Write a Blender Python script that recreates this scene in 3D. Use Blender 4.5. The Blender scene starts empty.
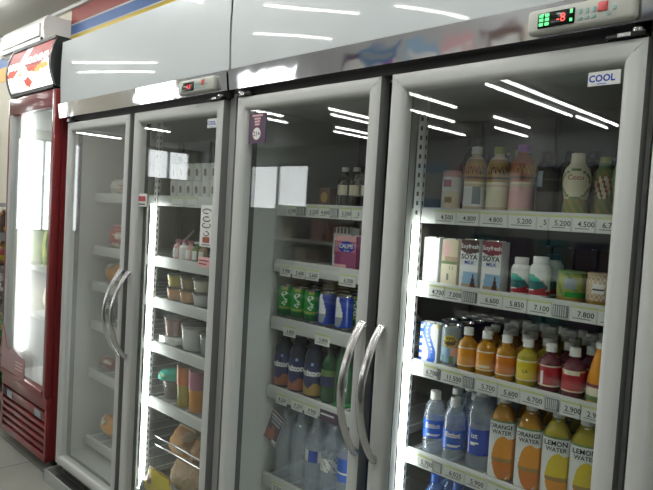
import bpy, bmesh, math, random
from mathutils import Vector, Matrix
random.seed(7)
PI = math.pi
col = bpy.context.scene.collection
sc = bpy.context.scene

# ------------------------------------------------------------------ materials
M = {}
def mat(name, c, rough=.5, metal=0., emit=0., coat=0., spec=.5, var=0., vscale=8., bump=0., bscale=30., trans=0., ecol=None, ior=1.45):
    m = bpy.data.materials.new(name); m.use_nodes = True
    nt = m.node_tree; n = nt.nodes; l = nt.links
    b = n['Principled BSDF']
    b.inputs['Base Color'].default_value = (*c, 1)
    b.inputs['Roughness'].default_value = rough
    b.inputs['Metallic'].default_value = metal
    b.inputs['Specular IOR Level'].default_value = spec
    b.inputs['Coat Weight'].default_value = coat
    b.inputs['Coat Roughness'].default_value = .03
    b.inputs['Transmission Weight'].default_value = trans
    b.inputs['IOR'].default_value = ior
    if emit:
        b.inputs['Emission Color'].default_value = (*(ecol or c), 1)
        b.inputs['Emission Strength'].default_value = emit
    tc = n.new('ShaderNodeTexCoord')
    nz = n.new('ShaderNodeTexNoise'); nz.inputs['Scale'].default_value = vscale
    l.new(tc.outputs['Object'], nz.inputs['Vector'])
    mx = n.new('ShaderNodeMixRGB'); mx.blend_type = 'MULTIPLY'
    mx.inputs['Fac'].default_value = var if var else .05
    mx.inputs['Color1'].default_value = (*c, 1)
    l.new(nz.outputs['Fac'], mx.inputs['Color2'])
    if not emit: l.new(mx.outputs['Color'], b.inputs['Base Color'])
    if bump:
        n2 = n.new('ShaderNodeTexNoise'); n2.inputs['Scale'].default_value = bscale; n2.inputs['Detail'].default_value = 1
        l.new(tc.outputs['Object'], n2.inputs['Vector'])
        bp = n.new('ShaderNodeBump'); bp.inputs['Strength'].default_value = bump; bp.inputs['Distance'].default_value = .02
        l.new(n2.outputs['Fac'], bp.inputs['Height']); l.new(bp.outputs['Normal'], b.inputs['Normal'])
    M[name] = m
    return m

def clear_mat(name, tint, f0=.05, body=0., bodyc=(1, 1, 1), rough=0.):
    """thin clear sheet: transparent + mirror reflection by angle, optional milky share"""
    m = bpy.data.materials.new(name); m.use_nodes = True
    nt = m.node_tree; n = nt.nodes; l = nt.links
    n.remove(n['Principled BSDF'])
    out = n['Material Output']
    tr = n.new('ShaderNodeBsdfTransparent'); tr.inputs['Color'].default_value = (*tint, 1)
    gl = n.new('ShaderNodeBsdfGlossy'); gl.inputs['Roughness'].default_value = rough; gl.inputs['Color'].default_value = (1, 1, 1, 1)
    lw = n.new('ShaderNodeLayerWeight'); lw.inputs['Blend'].default_value = .5
    pw = n.new('ShaderNodeMath'); pw.operation = 'POWER'; pw.inputs[1].default_value = 5
    ma = n.new('ShaderNodeMath'); ma.operation = 'MULTIPLY_ADD'; ma.inputs[1].default_value = 1 - f0; ma.inputs[2].default_value = f0
    l.new(lw.outputs['Facing'], pw.inputs[0]); l.new(pw.outputs[0], ma.inputs[0])
    base = tr.outputs[0]
    if body:
        df = n.new('ShaderNodeBsdfPrincipled'); df.inputs['Base Color'].default_value = (*bodyc, 1); df.inputs['Roughness'].default_value = .25
        mb = n.new('ShaderNodeMixShader'); mb.inputs[0].default_value = body
        l.new(tr.outputs[0], mb.inputs[1]); l.new(df.outputs[0], mb.inputs[2]); base = mb.outputs[0]
    mx = n.new('ShaderNodeMixShader')
    l.new(ma.outputs[0], mx.inputs[0]); l.new(base, mx.inputs[1]); l.new(gl.outputs[0], mx.inputs[2])
    l.new(mx.outputs[0], out.inputs['Surface'])
    M[name] = m
    return m

mat('header_gloss', (.66, .71, .72), .35, coat=1., bump=.05, bscale=2.6)
mat('frame_white', (.58, .59, .575), .32, bump=0)
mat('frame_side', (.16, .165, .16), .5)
mat('cab_outer', (.42, .43, .42), .35)
mat('cab_dark', (.10, .10, .10), .5)
mat('cab_inner', (.46, .48, .46), .4)
mat('cab_back', (.09, .095, .095), .4)
mat('gasket', (.02, .025, .025), .55)
mat('chrome', (.76, .75, .77), .05, metal=1., bump=.04, bscale=11.)
mat('steel', (.62, .62, .62), .22, metal=1.)
mat('bracket_black', (.02, .02, .02), .3)
mat('shelf_grey', (.27, .28, .28), .4)
mat('rail_grey', (.66, .68, .66), .35)
mat('tag_white', (.80, .81, .78), .6)
mat('tag_green', (.62, .68, .30), .5)
mat('ink', (.02, .02, .03), .6)
mat('ink_grey', (.22, .23, .24), .6)
mat('white', (.85, .86, .85), .4)
mat('cap_white', (.88, .88, .86), .35)
mat('slot', (.03, .03, .035), .6)
mat('tube', (1, 1, 1), emit=12., ecol=(.96, 1, .97))
mat('far_tube', (1, 1, 1), emit=24., ecol=(1, 1, .97))
mat('added_tube', (1, 1, 1), emit=66., ecol=(1, 1, .97))
mat('unit_beige', (.50, .51, .46), .35)
mat('display', (.004, .006, .004), .15)
mat('led_green', (.1, .9, .25), emit=1., ecol=(.15, 1, .3))
mat('led_red', (.9, .1, .1), emit=1.3, ecol=(1, .10, .08))
mat('button_teal', (.25, .45, .42), .4)
mat('button_red', (.62, .10, .10), .4)
mat('red_metal', (.22, .022, .024), .28, coat=.5, var=.2)
mat('red_dark', (.08, .008, .01), .6)
mat('black_plastic', (.015, .018, .018), .35)
mat('navy', (.010, .016, .045), .35)
mat('dark_liquid', (.03, .022, .016), .12, coat=.6)
mat('blue', (.01, .13, .66), .3, coat=.4)
mat('blue_deep', (.008, .05, .42), .25, coat=.5)
mat('navy_label', (.012, .02, .12), .3, coat=.4)
mat('sky', (.30, .50, .70), .45)
mat('brown', (.10, .045, .035), .45)
mat('wine', (.25, .03, .05), .45)
mat('tan', (.45, .32, .2), .5)
mat('cream', (.80, .74, .55), .5)
mat('beige_milk', (.66, .56, .40), .45)
mat('pale_pink', (.75, .45, .45), .45)
mat('pink', (.50, .17, .24), .45)
mat('magenta', (.27, .05, .15), .4, coat=.3)
mat('purple', (.27, .07, .38), .4)
mat('rust', (.34, .10, .06), .45)
mat('gold', (.38, .24, .06), .45)
mat('orange', (.78, .31, .015), .35)
mat('orange_deep', (.66, .19, .01), .3, coat=.4)
mat('amber', (.46, .21, .01), .15, coat=.5)
mat('yellow', (.75, .58, .02), .4)
mat('lime', (.34, .38, .08), .4)
mat('lemon_liq', (.44, .36, .03), .2, coat=.4)
mat('red', (.42, .02, .03), .35)
mat('red_liq', (.12, .02, .03), .2, coat=.4)
mat('green', (.02, .33, .05), .2, coat=.6)
mat('green_dark', (.01, .10, .03), .25, coat=.5)
mat('green_soft', (.16, .26, .09), .5)
mat('teal', (.03, .48, .36), .4)
mat('teal_dark', (.02, .15, .16), .4)
mat('grey_blue', (.28, .34, .38), .35, coat=.3)
mat('silver', (.75, .75, .76), .2, metal=1.)
mat('straw', (.55, .38, .20), .6, var=.6, vscale=40, bump=.5, bscale=60)
mat('bread', (.55, .27, .08), .6, var=.5, vscale=15)
mat('peach', (.80, .40, .14), .5)
mat('plum', (.075, .04, .085), .4)
clear_mat('glass', (.97, .985, .975), .055)
clear_mat('pet', (.90, .95, .99), .07, body=.26, bodyc=(.78, .88, 1.))
clear_mat('pet_blue', (.55, .75, .95), .06, body=.35, bodyc=(.08, .30, .80))
clear_mat('tub_clear', (.95, .96, .95), .07, body=.14, bodyc=(.9, .9, .88))
clear_mat('glass_misty', (.97, .985, .975), .055, body=.085, bodyc=(.8, .82, .8))
clear_mat('glass_haze', (.97, .985, .975), .055, body=.012, bodyc=(.8, .82, .8))
clear_mat('window_glass', (.97, .98, .98), .04)

# ------------------------------------------------------------------ mesh builder
class MB:
    def __init__(s): s.v = []; s.f = []; s.m = []; s.sm = []; s.mats = []
    def mi(s, m):
        if m not in s.mats: s.mats.append(m)
        return s.mats.index(m)
    def add(s, vs, fs, m, smooth=False, T=None):
        o = len(s.v)
        s.v += [tuple(T @ Vector(v)) if T is not None else tuple(v) for v in vs]
        k = s.mi(m) if isinstance(m, str) else None
        for i, f in enumerate(fs):
            s.f.append([a + o for a in f]); s.m.append(k if k is not None else s.mi(m[i])); s.sm.append(smooth)
        return s
    def box(s, x0, x1, y0, y1, z0, z1, m, bev=0., seg=2, T=None):
        bm = bmesh.new()
        bmesh.ops.create_cube(bm, size=1)
        for v in bm.verts:
            v.co = Vector(((x0 + x1) / 2 + v.co.x * (x1 - x0), (y0 + y1) / 2 + v.co.y * (y1 - y0), (z0 + z1) / 2 + v.co.z * (z1 - z0)))
        if bev: bmesh.ops.bevel(bm, geom=bm.edges[:], offset=bev, segments=seg, affect='EDGES', profile=.5)
        s.bm(bm, m, bev > 0, T); return s
    def bm(s, bm, m, smooth=False, T=None):
        bm.verts.index_update()
        s.add([v.co.copy() for v in bm.verts], [[v.index for v in f.verts] for f in bm.faces], m, smooth, T); bm.free()
    def lathe(s, prof, m, n=24, sq=0., T=None, closed=True, cx=0, cy=0):
        """prof: (r, z) from bottom to top; sq squares the section"""
        vs = []; fs = []; ms = []
        for r, z in prof:
            for i in range(n):
                a = 2 * PI * i / n; c, q = math.cos(a), math.sin(a)
                k = 1
                if sq: k = 1 + sq * (1 / max(abs(c), abs(q)) - 1)
                vs.append((cx + r * k * c, cy + r * k * q, z))
        for j in range(len(prof) - 1):
            for i in range(n):
                a, b = j * n + i, j * n + (i + 1) % n
                fs.append((a, b, b + n, a + n)); ms.append(m if isinstance(m, str) else m[j])
        if closed:
            fs.append(tuple(reversed(range(n)))); ms.append(ms[0])
            fs.append(tuple((len(prof) - 1) * n + i for i in range(n))); ms.append(ms[-2] if len(ms) > 1 else ms[0])
        s.add(vs, fs, ms, True, T); return s
    def tube(s, pts, r, m, n=8, T=None, ry=None):
        pts = [Vector(p) for p in pts]; vs = []; fs = []
        for i, p in enumerate(pts):
            t = (pts[min(i + 1, len(pts) - 1)] - pts[max(i - 1, 0)]).normalized()
            up = Vector((1, 0, 0)) if abs(t.x) < .9 else Vector((0, 0, 1))
            a = (up - t * up.dot(t)).normalized(); b = t.cross(a)
            for k in range(n):
                w = 2 * PI * k / n
                vs.append(p + a * math.cos(w) * r + b * math.sin(w) * (ry or r))
        for i in range(len(pts) - 1):
            for k in range(n):
                q = i * n + k; w = i * n + (k + 1) % n
                fs.append((q, w, w + n, q + n))
        fs.append(tuple(reversed(range(n)))); fs.append(tuple((len(pts) - 1) * n + k for k in range(n)))
        s.add(vs, fs, m, True, T); return s
    def wrap(s, r, z0, z1, art, nu=64, nv=24, a0=-PI, a1=PI, rf=None, sq=0., T=None):
        """painted sleeve: art(u, v) -> material, u = -1..1 across a0..a1 (0 = front, -Y), v = 0..1 up"""
        vs = []; fs = []; ms = []
        for j in range(nv + 1):
            z = z0 + (z1 - z0) * j / nv; rr = rf(j / nv) if rf else r
            for i in range(nu + 1):
                a = a0 + (a1 - a0) * i / nu
                c, q = math.sin(a), -math.cos(a); k = 1
                if sq: k = 1 + sq * (1 / max(abs(c), abs(q)) - 1)
                vs.append((rr * k * c, rr * k * q, z))
        for j in range(nv):
            for i in range(nu):
                a = j * (nu + 1) + i
                fs.append((a, a + 1, a + nu + 2, a + nu + 1))
                ms.append(art(((i + .5) / nu * 2 - 1), (j + .5) / nv))
        s.add(vs, fs, ms, True, T); return s
    def grid(s, fn, nu, nv, art):
        vs = [fn(i / nu, j / nv) for j in range(nv + 1) for i in range(nu + 1)]
        fs = []; ms = []
        for j in range(nv):
            for i in range(nu):
                a = j * (nu + 1) + i
                fs.append((a, a + 1, a + nu + 2, a + nu + 1)); ms.append(art((i + .5) / nu, (j + .5) / nv))
        s.add(vs, fs, ms, False); return s
    def text(s, st, size, fn, m, bold=.0, sx=1., shear=0.):
        vs, fs, w = text_geo(st, bold, shear)
        s.add([fn((v[0] - w / 2) * size * sx, (v[1] - .35) * size) for v in vs], fs, m); return s
    def build(s, name, parent=None, loc=(0, 0, 0), rz=0.):
        me = bpy.data.meshes.new(name); me.from_pydata(s.v, [], s.f)
        for k in s.mats: me.materials.append(M[k])
        for i, p in enumerate(me.polygons): p.material_index = s.m[i]; p.use_smooth = s.sm[i]
        me.update()
        if any(s.sm):
            me.set_sharp_from_angle(angle=math.radians(38))
        o = bpy.data.objects.new(name, me); col.objects.link(o)
        if parent is not None: o.parent = parent
        o.location = loc; o.rotation_euler.z = rz
        return o

_tc = {}
def text_geo(st, bold, shear=0.):
    k = (st, bold, shear)
    if k not in _tc:
        cu = bpy.data.curves.new('lettering', 'FONT'); cu.body = st; cu.size = 1; cu.resolution_u = 2; cu.offset = bold; cu.shear = shear
        o = bpy.data.objects.new('lettering', cu); col.objects.link(o)
        dg = bpy.context.evaluated_depsgraph_get(); dg.update()
        me = o.evaluated_get(dg).to_mesh()
        vs = [tuple(v.co) for v in me.vertices]; fs = [tuple(p.vertices) for p in me.polygons]
        w = max(v[0] for v in vs)
        o.evaluated_get(dg).to_mesh_clear()
        bpy.data.objects.remove(o); bpy.data.curves.remove(cu)
        _tc[k] = (vs, fs, w)
    return _tc[k]

def flat(x, y, z): return lambda a, b: (x + a, y, z + b)          # lettering on a face that looks to -Y
def cyl(r, z, ang=0.): return lambda a, b: (r * math.sin(ang + a / r), -r * math.cos(ang + a / r), z + b)

def empty(name, loc=(0, 0, 0), rz=0., label=None, cat=None, group=None):
    o = bpy.data.objects.new(name, None); col.objects.link(o); o.empty_display_size = .05
    o.location = loc; o.rotation_euler.z = rz
    tag(o, label, cat, group); return o
def tag(o, label=None, cat=None, group=None, kind=None):
    if label: o['label'] = label
    if cat: o['category'] = cat
    if group: o['group'] = group
    if kind: o['kind'] = kind
    return o
def copy_tree(o, parent=None):
    c = o.copy(); col.objects.link(c)
    if parent is not None: c.parent = parent
    for ch in list(o.children): copy_tree(ch, c)
    return c
def place_copy(o, loc, label, rz=None, group=None, scale=None):
    c = copy_tree(o); c.location = loc; c['label'] = label
    if rz is not None: c.rotation_euler.z = rz
    if group: c['group'] = group
    if scale: c.scale = scale
    return c
def struct(name, mb): o = mb.build(name); o['kind'] = 'structure'; return o

# ------------------------------------------------------------------ room shell
CZ = 2.80
def tile_mat():
    m = bpy.data.materials.new('floor_tile'); m.use_nodes = True; nt = m.node_tree; n = nt.nodes; l = nt.links; b = n['Principled BSDF']
    tc = n.new('ShaderNodeTexCoord'); br = n.new('ShaderNodeTexBrick')
    br.offset = 0; br.inputs['Scale'].default_value = 1; br.inputs['Brick Width'].default_value = .4; br.inputs['Row Height'].default_value = .4
    br.inputs['Mortar Size'].default_value = .004
    br.inputs['Color1'].default_value = (.34, .35, .31, 1); br.inputs['Color2'].default_value = (.38, .39, .345, 1); br.inputs['Mortar'].default_value = (.15, .15, .13, 1)
    nz = n.new('ShaderNodeTexNoise'); nz.inputs['Scale'].default_value = 5
    mx = n.new('ShaderNodeMixRGB'); mx.blend_type = 'MULTIPLY'; mx.inputs['Fac'].default_value = .3
    l.new(tc.outputs['Object'], br.inputs['Vector']); l.new(tc.outputs['Object'], nz.inputs['Vector'])
    l.new(br.outputs['Color'], mx.inputs['Color1']); l.new(nz.outputs['Fac'], mx.inputs['Color2'])
    l.new(mx.outputs['Color'], b.inputs['Base Color']); b.inputs['Roughness'].default_value = .3
    M['floor_tile'] = m
tile_mat()
mat('wall_cream', (.78, .74, .62), .7, var=.05)
mat('wall_dim', (.52, .53, .53), .7)
mat('wall_white', (.72, .73, .72), .7)
mat('ceiling_white', (.60, .60, .57), .8)
mat('band_red', (.36, .08, .07), .5); mat('band_blue', (.08, .18, .45), .5); mat('band_yellow', (.70, .52, .05), .5); mat('band_orange', (.85, .45, .05), .5)
mat('poster_dark', (.05, .05, .06), .5); mat('poster_sky', (.10, .22, .42), .5)
XL, XR, YF, YB = -12.0, 4.2, -7.8, .75
struct('floor', MB().box(XL - .1, XR + .1, YF - .1, YB + .1, -.1, 0, 'floor_tile'))
struct('ceiling', MB().box(XL - .1, XR + .1, YF - .1, YB + .1, CZ, CZ + .1, 'ceiling_white'))
wb = MB().box(XL, XR, YB, YB + .1, 0, CZ, 'wall_cream')
wb.box(-3.10, XR, YB - .004, YB, 2.67, 2.775, 'band_red').box(-3.10, XR, YB - .005, YB, 2.660, 2.672, 'wall_white')
wb.box(-3.10, XR, YB - .004, YB, 2.54, 2.66, 'band_blue').box(-3.10, XR, YB - .005, YB, 2.585, 2.595, 'wall_white') if False else wb.box(-3.10, XR, YB - .004, YB, 2.592, 2.66, 'band_blue')
wb.box(-3.10, XR, YB - .005, YB, 2.584, 2.593, 'wall_white').box(-3.10, XR, YB - .004, YB, 2.535, 2.584, 'band_yellow')
wb.box(XL, -3.9, YB - .004, YB, 2.40, 2.53, 'band_orange').box(XL, -3.9, YB - .004, YB, 2.53, 2.62, 'band_blue')
struct('wall_back', wb)
struct('trim_1', MB().box(XL, XR, YB - .03, YB - .002, 2.775, CZ, 'wall_white'))
struct('wall_right', MB().box(XR, XR + .1, YF, YB, 0, CZ, 'wall_white'))
mat('alu_frame', (.3, .3, .3), .4)
def wall_run(name, wins, lo, hi, boxf, m):
    w = MB(); y = lo
    for (a, b, z0, z1) in sorted(wins):
        boxf(w, y, a, 0, CZ, m); boxf(w, a, b, 0, z0, m); boxf(w, a, b, z1, CZ, m); y = b
    boxf(w, y, hi, 0, CZ, m); struct(name, w)
bl = lambda w, a, b, z0, z1, m, t=(0., .1): w.box(XL - t[1], XL - t[0], a, b, z0, z1, m)
bf = lambda w, a, b, z0, z1, m, t=(0., .1): w.box(a, b, YF - t[1], YF - t[0], z0, z1, m)
lw, fw2 = [(-4.75, -3.2, .65, 2.62), (-7.55, -6.35, 2.0, 2.74)], [(-9.9, -7.9, 1.4, 2.42)]
wall_run('wall_left', lw, YF, YB, bl, 'wall_cream')
wall_run('wall_front', fw2, XL, XR, bf, 'wall_dim')
for i, (f, (a, b, z0, z1)) in enumerate([(bl, lw[0]), (bl, lw[1]), (bf, fw2[0])]):
    w = MB(); t = (.02, .08)
    for yy in (a, (a + b) / 2 - .02, b - .04): f(w, yy, yy + .04, z0, z1, 'alu_frame', t)
    f(w, a, b, z0, z0 + .04, 'alu_frame', t); f(w, a, b, z1 - .04, z1, 'alu_frame', t)
    o = struct('window_%d' % (i + 1), w)
    g = MB(); f(g, a + .04, b - .04, z0 + .04, z1 - .04, 'window_glass', (.048, .052)); g.build('glass_pane', o)

# ceiling lamps: single fluorescent battens running away from the coolers
lp = empty('ceiling_lamp')
MB().box(-.022, .022, -.5, .5, -.030, 0, 'white', .004).build('housing', lp)
MB().tube([(0, -.49, -.046), (0, .49, -.046)], .014, 'added_tube', 8).build('lamp_tube', lp)
LAB = 'slim white tube lamp on the ceiling, mirrored in the cooler door glass'
spots = [(-1.62, 1.4), (-1.3, 2.45), (-1.43, 4.1), (-1.43, 5.15), (-1.43, 6.2), (-1.66, 4.25), (-1.66, 5.3), (-1.62, 6.35), (-2.62, 4.2), (-3.23, 5.1), (-2.53, 5.95), (-2.97, 6.75), (-3.8, 6.3), (-4.15, 4.55),
         (-4.45, 4.9), (-5.22, 5.8), (-5.6, 6.15), (-5.24, 3.7), (-5.65, 4.15), (-2.6, 2.15), (-4.5, 1.35), (-5.3, 1.8), (-8.8, 4.0), (-11.1, 4.2), (2.7, 1.65)]  # the last spot is an added lamp, for light only, not mirrored
lq = copy_tree(lp)
for c_ in lq.children:
    if c_.name.startswith('lamp_tube'): c_.data = c_.data.copy(); c_.data.materials[0] = M['far_tube']
light_only = ((-.9, .05), (-1.8, .0), (0., .3), (.9, .3), (1.8, .3), (.4, 1.5), (-3.5, -.35), (-4.5, -.35), (-5.6, -.35), (-6.9, -.35))  # added out-of-view lamps, stronger than the mirrored ones, only to brighten coolers and wall
for i, (x, y) in enumerate(light_only):
    o = lp if i == 0 else copy_tree(lp)
    o.location = (x, -y - .5, CZ); tag(o, 'added white ceiling tube lamp near the coolers, out of view, for light only', 'ceiling lamp', 'added light-only lamps close to the coolers')
for i, (x, y) in enumerate(spots):
    o = lq if i == 0 else copy_tree(lq)
    o.location = (x, -y - .5, CZ); tag(o, LAB, 'ceiling lamp', 'fluorescent ceiling lamps')

# ------------------------------------------------------------------ air conditioner and wall poster
ac = empty('air_conditioner', (-3.575, .56, 2.495), label='white split air conditioner on the wall above the red beverage fridge', cat='air conditioner')
bm = MB()
prof = [(0.188, 0.0), (.03, 0.0), (.0, .035), (-.01, .10), (-.005, .17), (.02, .208), (.188, .208)]
n = len(prof)
vs = [(-.46, y, z) for y, z in prof] + [(.46, y, z) for y, z in prof]
bm.add(vs, [[i, i + n, (i + 1) % n + n, (i + 1) % n] for i in range(n)] + [list(range(n)), list(reversed(range(n, 2 * n)))], 'white')
bm.build('body', ac)
MB().box(-.42, .42, -.004, .02, .022, .030, 'ink_grey').box(.40, .43, -.012, -.0, .03, .045, 'slot').build('outlet', ac)
MB().box(-.40, .40, -.016, -.008, .06, .15, 'white', .003).build('front_panel', ac)
pc = MB().box(-4.66, -4.60, .73, .745, 1.43, 1.95, 'black_plastic').box(-5.0, -4.62, .728, .74, 1.46, 1.92, 'wall_white')
tag(pc.build('wall_poster'), 'pale poster in a thin black frame on the cream wall left of the red fridge', 'poster')

# ------------------------------------------------------------------ upright coolers
W, G, FW = .60, .032, .044
DZ0, DZ1 = .092, 1.718
def door_frame_mb(x0):
    """mitred rounded profile swept round the door"""
    mb = MB()
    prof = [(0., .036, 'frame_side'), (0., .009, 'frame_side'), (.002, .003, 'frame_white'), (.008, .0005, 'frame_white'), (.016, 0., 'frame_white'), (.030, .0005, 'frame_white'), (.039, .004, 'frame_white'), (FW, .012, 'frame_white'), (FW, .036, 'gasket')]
    cor = [(x0, DZ0, 1, 1), (x0 + W, DZ0, -1, 1), (x0 + W, DZ1, -1, -1), (x0, DZ1, 1, -1)]
    for c in range(4):
        a, b = cor[c], cor[(c + 1) % 4]
        vs = []
        for (d, y, _) in prof: vs.append((a[0] + a[2] * d, y, a[1] + a[3] * d)); vs.append((b[0] + b[2] * d, y, b[1] + b[3] * d))
        fs = [(2 * i, 2 * i + 1, 2 * i + 3, 2 * i + 2) for i in range(len(prof) - 1)]
        mb.add(vs, fs, [p[2] for p in prof[:-1]], False)
        mb.add([(a[0], .036, a[1]), (b[0], .036, b[1]), (b[0] + b[2] * FW, .036, b[1] + b[3] * FW), (a[0] + a[2] * FW, .036, a[1] + a[3] * FW)], [(0, 1, 2, 3)], 'gasket')
        # mitre seam
        mb.tube([(a[0] + a[2] * .006, .0012, a[1] + a[3] * .006), (a[0] + a[2] * .024, -.0002, a[1] + a[3] * .024), (a[0] + a[2] * FW, .0135, a[1] + a[3] * FW)], .0007, 'ink_grey', 4)
    return mb
def make_handle(x, s):
    """bowed metal bar; s = -1 curves away from the right, thickness like a flat ribbon"""
    mb = MB(); pts = []
    for k in range(21):
        t = k / 20; z = 1.085 - .35 * t
        pts.append((x + s * 0, -.004 - .068 * math.sin(PI * t) ** .85, z))
    mb.tube(pts, .013, 'steel', 10, ry=.006)
    mb.tube([(x, .004, 1.078), (x, -.012, 1.076)], .010, 'steel', 8); mb.tube([(x, .004, .742), (x, -.012, .744)], .010, 'steel', 8)
    return mb
def make_cooler(ox, label, sy, levels_l, levels_r, display, header=(-.028, 1.241), body=(-.035, 1.240), panes=('glass', 'glass')):
    root = empty('upright_cooler', (ox, 0, 0), label=label, cat='fridge')
    b0, b1 = body
    c = MB()
    c.box(b0, b0 + .015, .045, .68, .06, 1.98, 'cab_outer'); c.box(b1 - .015, b1, .045, .68, .06, 1.98, 'cab_outer')
    c.box(b0 + .015, b1 - .015, .64, .68, .06, 1.98, 'cab_outer'); c.box(b0 + .015, b1 - .015, .045, .64, .06, .115, 'cab_dark')
    c.box(b0 + .015, b1 - .015, .03, .68, 1.725, 1.98, 'cab_dark'); c.box(b0, b0 + .03, .03, .045, .06, 1.74, 'cab_outer'); c.box(b1 - .03, b1, .03, .045, .06, 1.74, 'cab_outer')
    c.build('cabinet', root)
    li = MB()
    li.box(b0 + .015, b0 + .021, .062, .63, .12, 1.72, 'cab_inner').box(b1 - .05, b1 - .015, .062, .63, .12, 1.72, 'cab_inner')
    li.box(b0 + .021, b1 - .05, .615, .63, .12, 1.72, 'cab_back').box(b0 + .021, b1 - .05, .062, .615, .115, .13, 'cab_inner').box(b0 + .021, b1 - .05, .062, .615, 1.70, 1.72, 'cab_inner')
    for k in range(5): li.box(.04 + k * .25, .045 + k * .25, .60, .616, .14, 1.69, 'slot')
    li.build('liner', root)
    gk = MB()
    for (xa, xb) in ((.012, .60), (W + G, W + G + .588)):
        gk.box(xa, xa + .028, .037, .060, DZ0 + .01, DZ1 - .01, 'gasket').box(xb - .028, xb, .037, .060, DZ0 + .01, DZ1 - .01, 'gasket')
        gk.box(xa, xb, .037, .060, DZ1 - .038, DZ1 - .01, 'gasket').box(xa, xb, .037, .060, DZ0 + .01, DZ0 + .035, 'gasket')
    gk.build('gasket', root)
    # header
    h0, h1 = header
    hm = MB()
    def hp(u, v):
        return (h0 + (h1 - h0) * u, -.010 - .0045 * math.sin(v * PI), 1.806 + .290 * v)
    hm.grid(hp, 24, 10, lambda u, v: 'header_gloss')
    for i in range(len(hm.sm)): hm.sm[i] = True
    hm.box(h0, h1, -.0095, .30, 1.99, 2.096, 'header_gloss').box(h0, h0 + .004, -.0095, .64, 1.805, 2.096, 'header_gloss').box(h1 - .004, h1, -.0095, .64, 1.805, 2.096, 'header_gloss')
    hm.box(h0, h1, .3, .68, 1.99, 2.088, 'cab_outer')
    hm.build('header_panel', root)
    hs = MB()
    sec = [(.03, 1.741), (-.013, 1.741), (-.0215, 1.805), (.03, 1.805)]
    hs.add([(h0, y, q) for y, q in sec] + [(h1, y, q) for y, q in sec], [[i, (i + 1) % 4, (i + 1) % 4 + 4, i + 4] for i in range(4)] + [[3, 2, 1, 0], [4, 5, 6, 7]], 'chrome')
    hs.build('header_strip', root)
    # control unit
    cu = MB().box(1.006, 1.217, -.034, -.012, 1.744, 1.794, 'unit_beige', .009, 3).build('control_unit', root)
    MB().box(1.03, 1.105, -.0365, -.033, 1.753, 1.783, 'display', .002).build('display', cu)
    d = MB()
    if display == 'green':
        for i, xx in enumerate((1.038, 1.050)):
            for zz in (1.760, 1.769, 1.777): d.box(xx - .004, xx + .004, -.0375, -.0364, zz - .0028, zz + .0028, 'led_green')
        d.text('-8', .024, flat(1.078, -.0375, 1.768), 'led_red'); d.box(1.096, 1.101, -.0375, -.0364, 1.773, 1.780, 'led_green').box(1.096, 1.101, -.0375, -.0364, 1.757, 1.763, 'led_green')
    else:
        d.text('4.0', .022, flat(1.075, -.0375, 1.768), 'led_red')
    d.build('digits', cu)
    bt = MB()
    for k in range(3):
        bt.box(1.112 + k * .013, 1.119 + k * .013, -.036, -.033, 1.757, 1.762, 'button_teal').box(1.113 + k * .013, 1.118 + k * .013, -.036, -.033, 1.768, 1.777, 'button_teal')
    bt.box(1.165, 1.171, -.036, -.033, 1.757, 1.762, 'button_teal').box(1.176, 1.182, -.036, -.033, 1.766, 1.772, 'button_teal')
    bt.build('button', cu)
    MB().box(1.148, 1.166, -.0365, -.033, 1.766, 1.784, 'button_red', .002).build('button', cu)
    # hinges
    for xx in (.035, 1.19):
        MB().box(xx - .035, xx + .035, -.006, .03, 1.7195, 1.728, 'bracket_black', .002).lathe([(.012, 1.7283), (.012, 1.735), (.006, 1.738)], 'silver', 12, cx=xx + (.02 if xx > 1 else -.02), cy=.006).box(xx - .012, xx + .012, -.009, -.004, 1.720, 1.727, 'silver').build('hinge', root)
    # doors
    for i, x0 in enumerate((0., W + G)):
        dr = door_frame_mb(x0).build('door', root)
        MB().box(x0 + FW - .004, x0 + W - FW + .004, .016, .032, DZ0 + FW - .004, DZ1 - FW + .004, panes[i]).build('glass_pane', dr)
        make_handle(W - .010 if i == 0 else W + G + .022, -1).build('handle', dr)
    # middle mullion with lamp and slotted post
    xm = W + G / 2 - .024
    MB().box(xm - .014, xm + .012, .062, sy - .046, .13, 1.70, 'cab_inner').build('mullion', root)
    MB().tube([(xm + .014, sy - .026, .15), (xm + .014, sy - .026, levels_r[0] - .035)], .0095, 'tube', 10).box(xm - .002, xm + .026, sy - .040, sy - .014, .131, .15, 'white').build('lamp_tube', root)
    po = MB().box(xm - .010, xm + .014, sy - .010, sy + .004, .13, 1.70, 'rail_grey')
    for k in range(58): po.box(xm - .002, xm + .005, sy - .0108, sy - .009, .15 + k * .026, .162 + k * .026, 'slot').box(xm + .0135, xm + .0148, sy - .006, sy - .001, .15 + k * .026, .162 + k * .026, 'slot')
    po.build('shelf_post', root)
    # shelves
    shelves = {}
    for side, lv in (('l', levels_l), ('r', levels_r)):
        xa, xb = (b0 + (.060 if sy < .15 else .029), xm - .012) if side == 'l' else (xm + .016, b1 - .055)
        for z in lv:
            s = MB().box(xa, xb, sy + .006, .60, z - .014, z - .003, 'shelf_grey').box(xa, xb, sy, sy + .006, z - .016, z + .004, 'rail_grey', .0015)
            for k in range(6): s.box(xa + .02 + k * (xb - xa - .04) / 5 - .003, xa + .02 + k * (xb - xa - .04) / 5 + .003, sy + .01, .60, z - .0031, z - .001, 'rail_grey')
            so = s.build('shelf', root)
            MB().box(xa, xb, sy - .006, sy, z - .040, z + .001, 'rail_grey', .001).build('price_rail', so)
            shelves[(side, z)] = (so, xa, xb)
    # plinth
    pl = MB().box(b0 + .004, b1 - .002, -.034, -.028, 0, .058, 'cab_outer').box(b0 + .004, b0 + .010, -.034, .05, 0, .058, 'cab_outer').box(b1 - .008, b1 - .002, -.034, .05, 0, .058, 'cab_outer')
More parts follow.
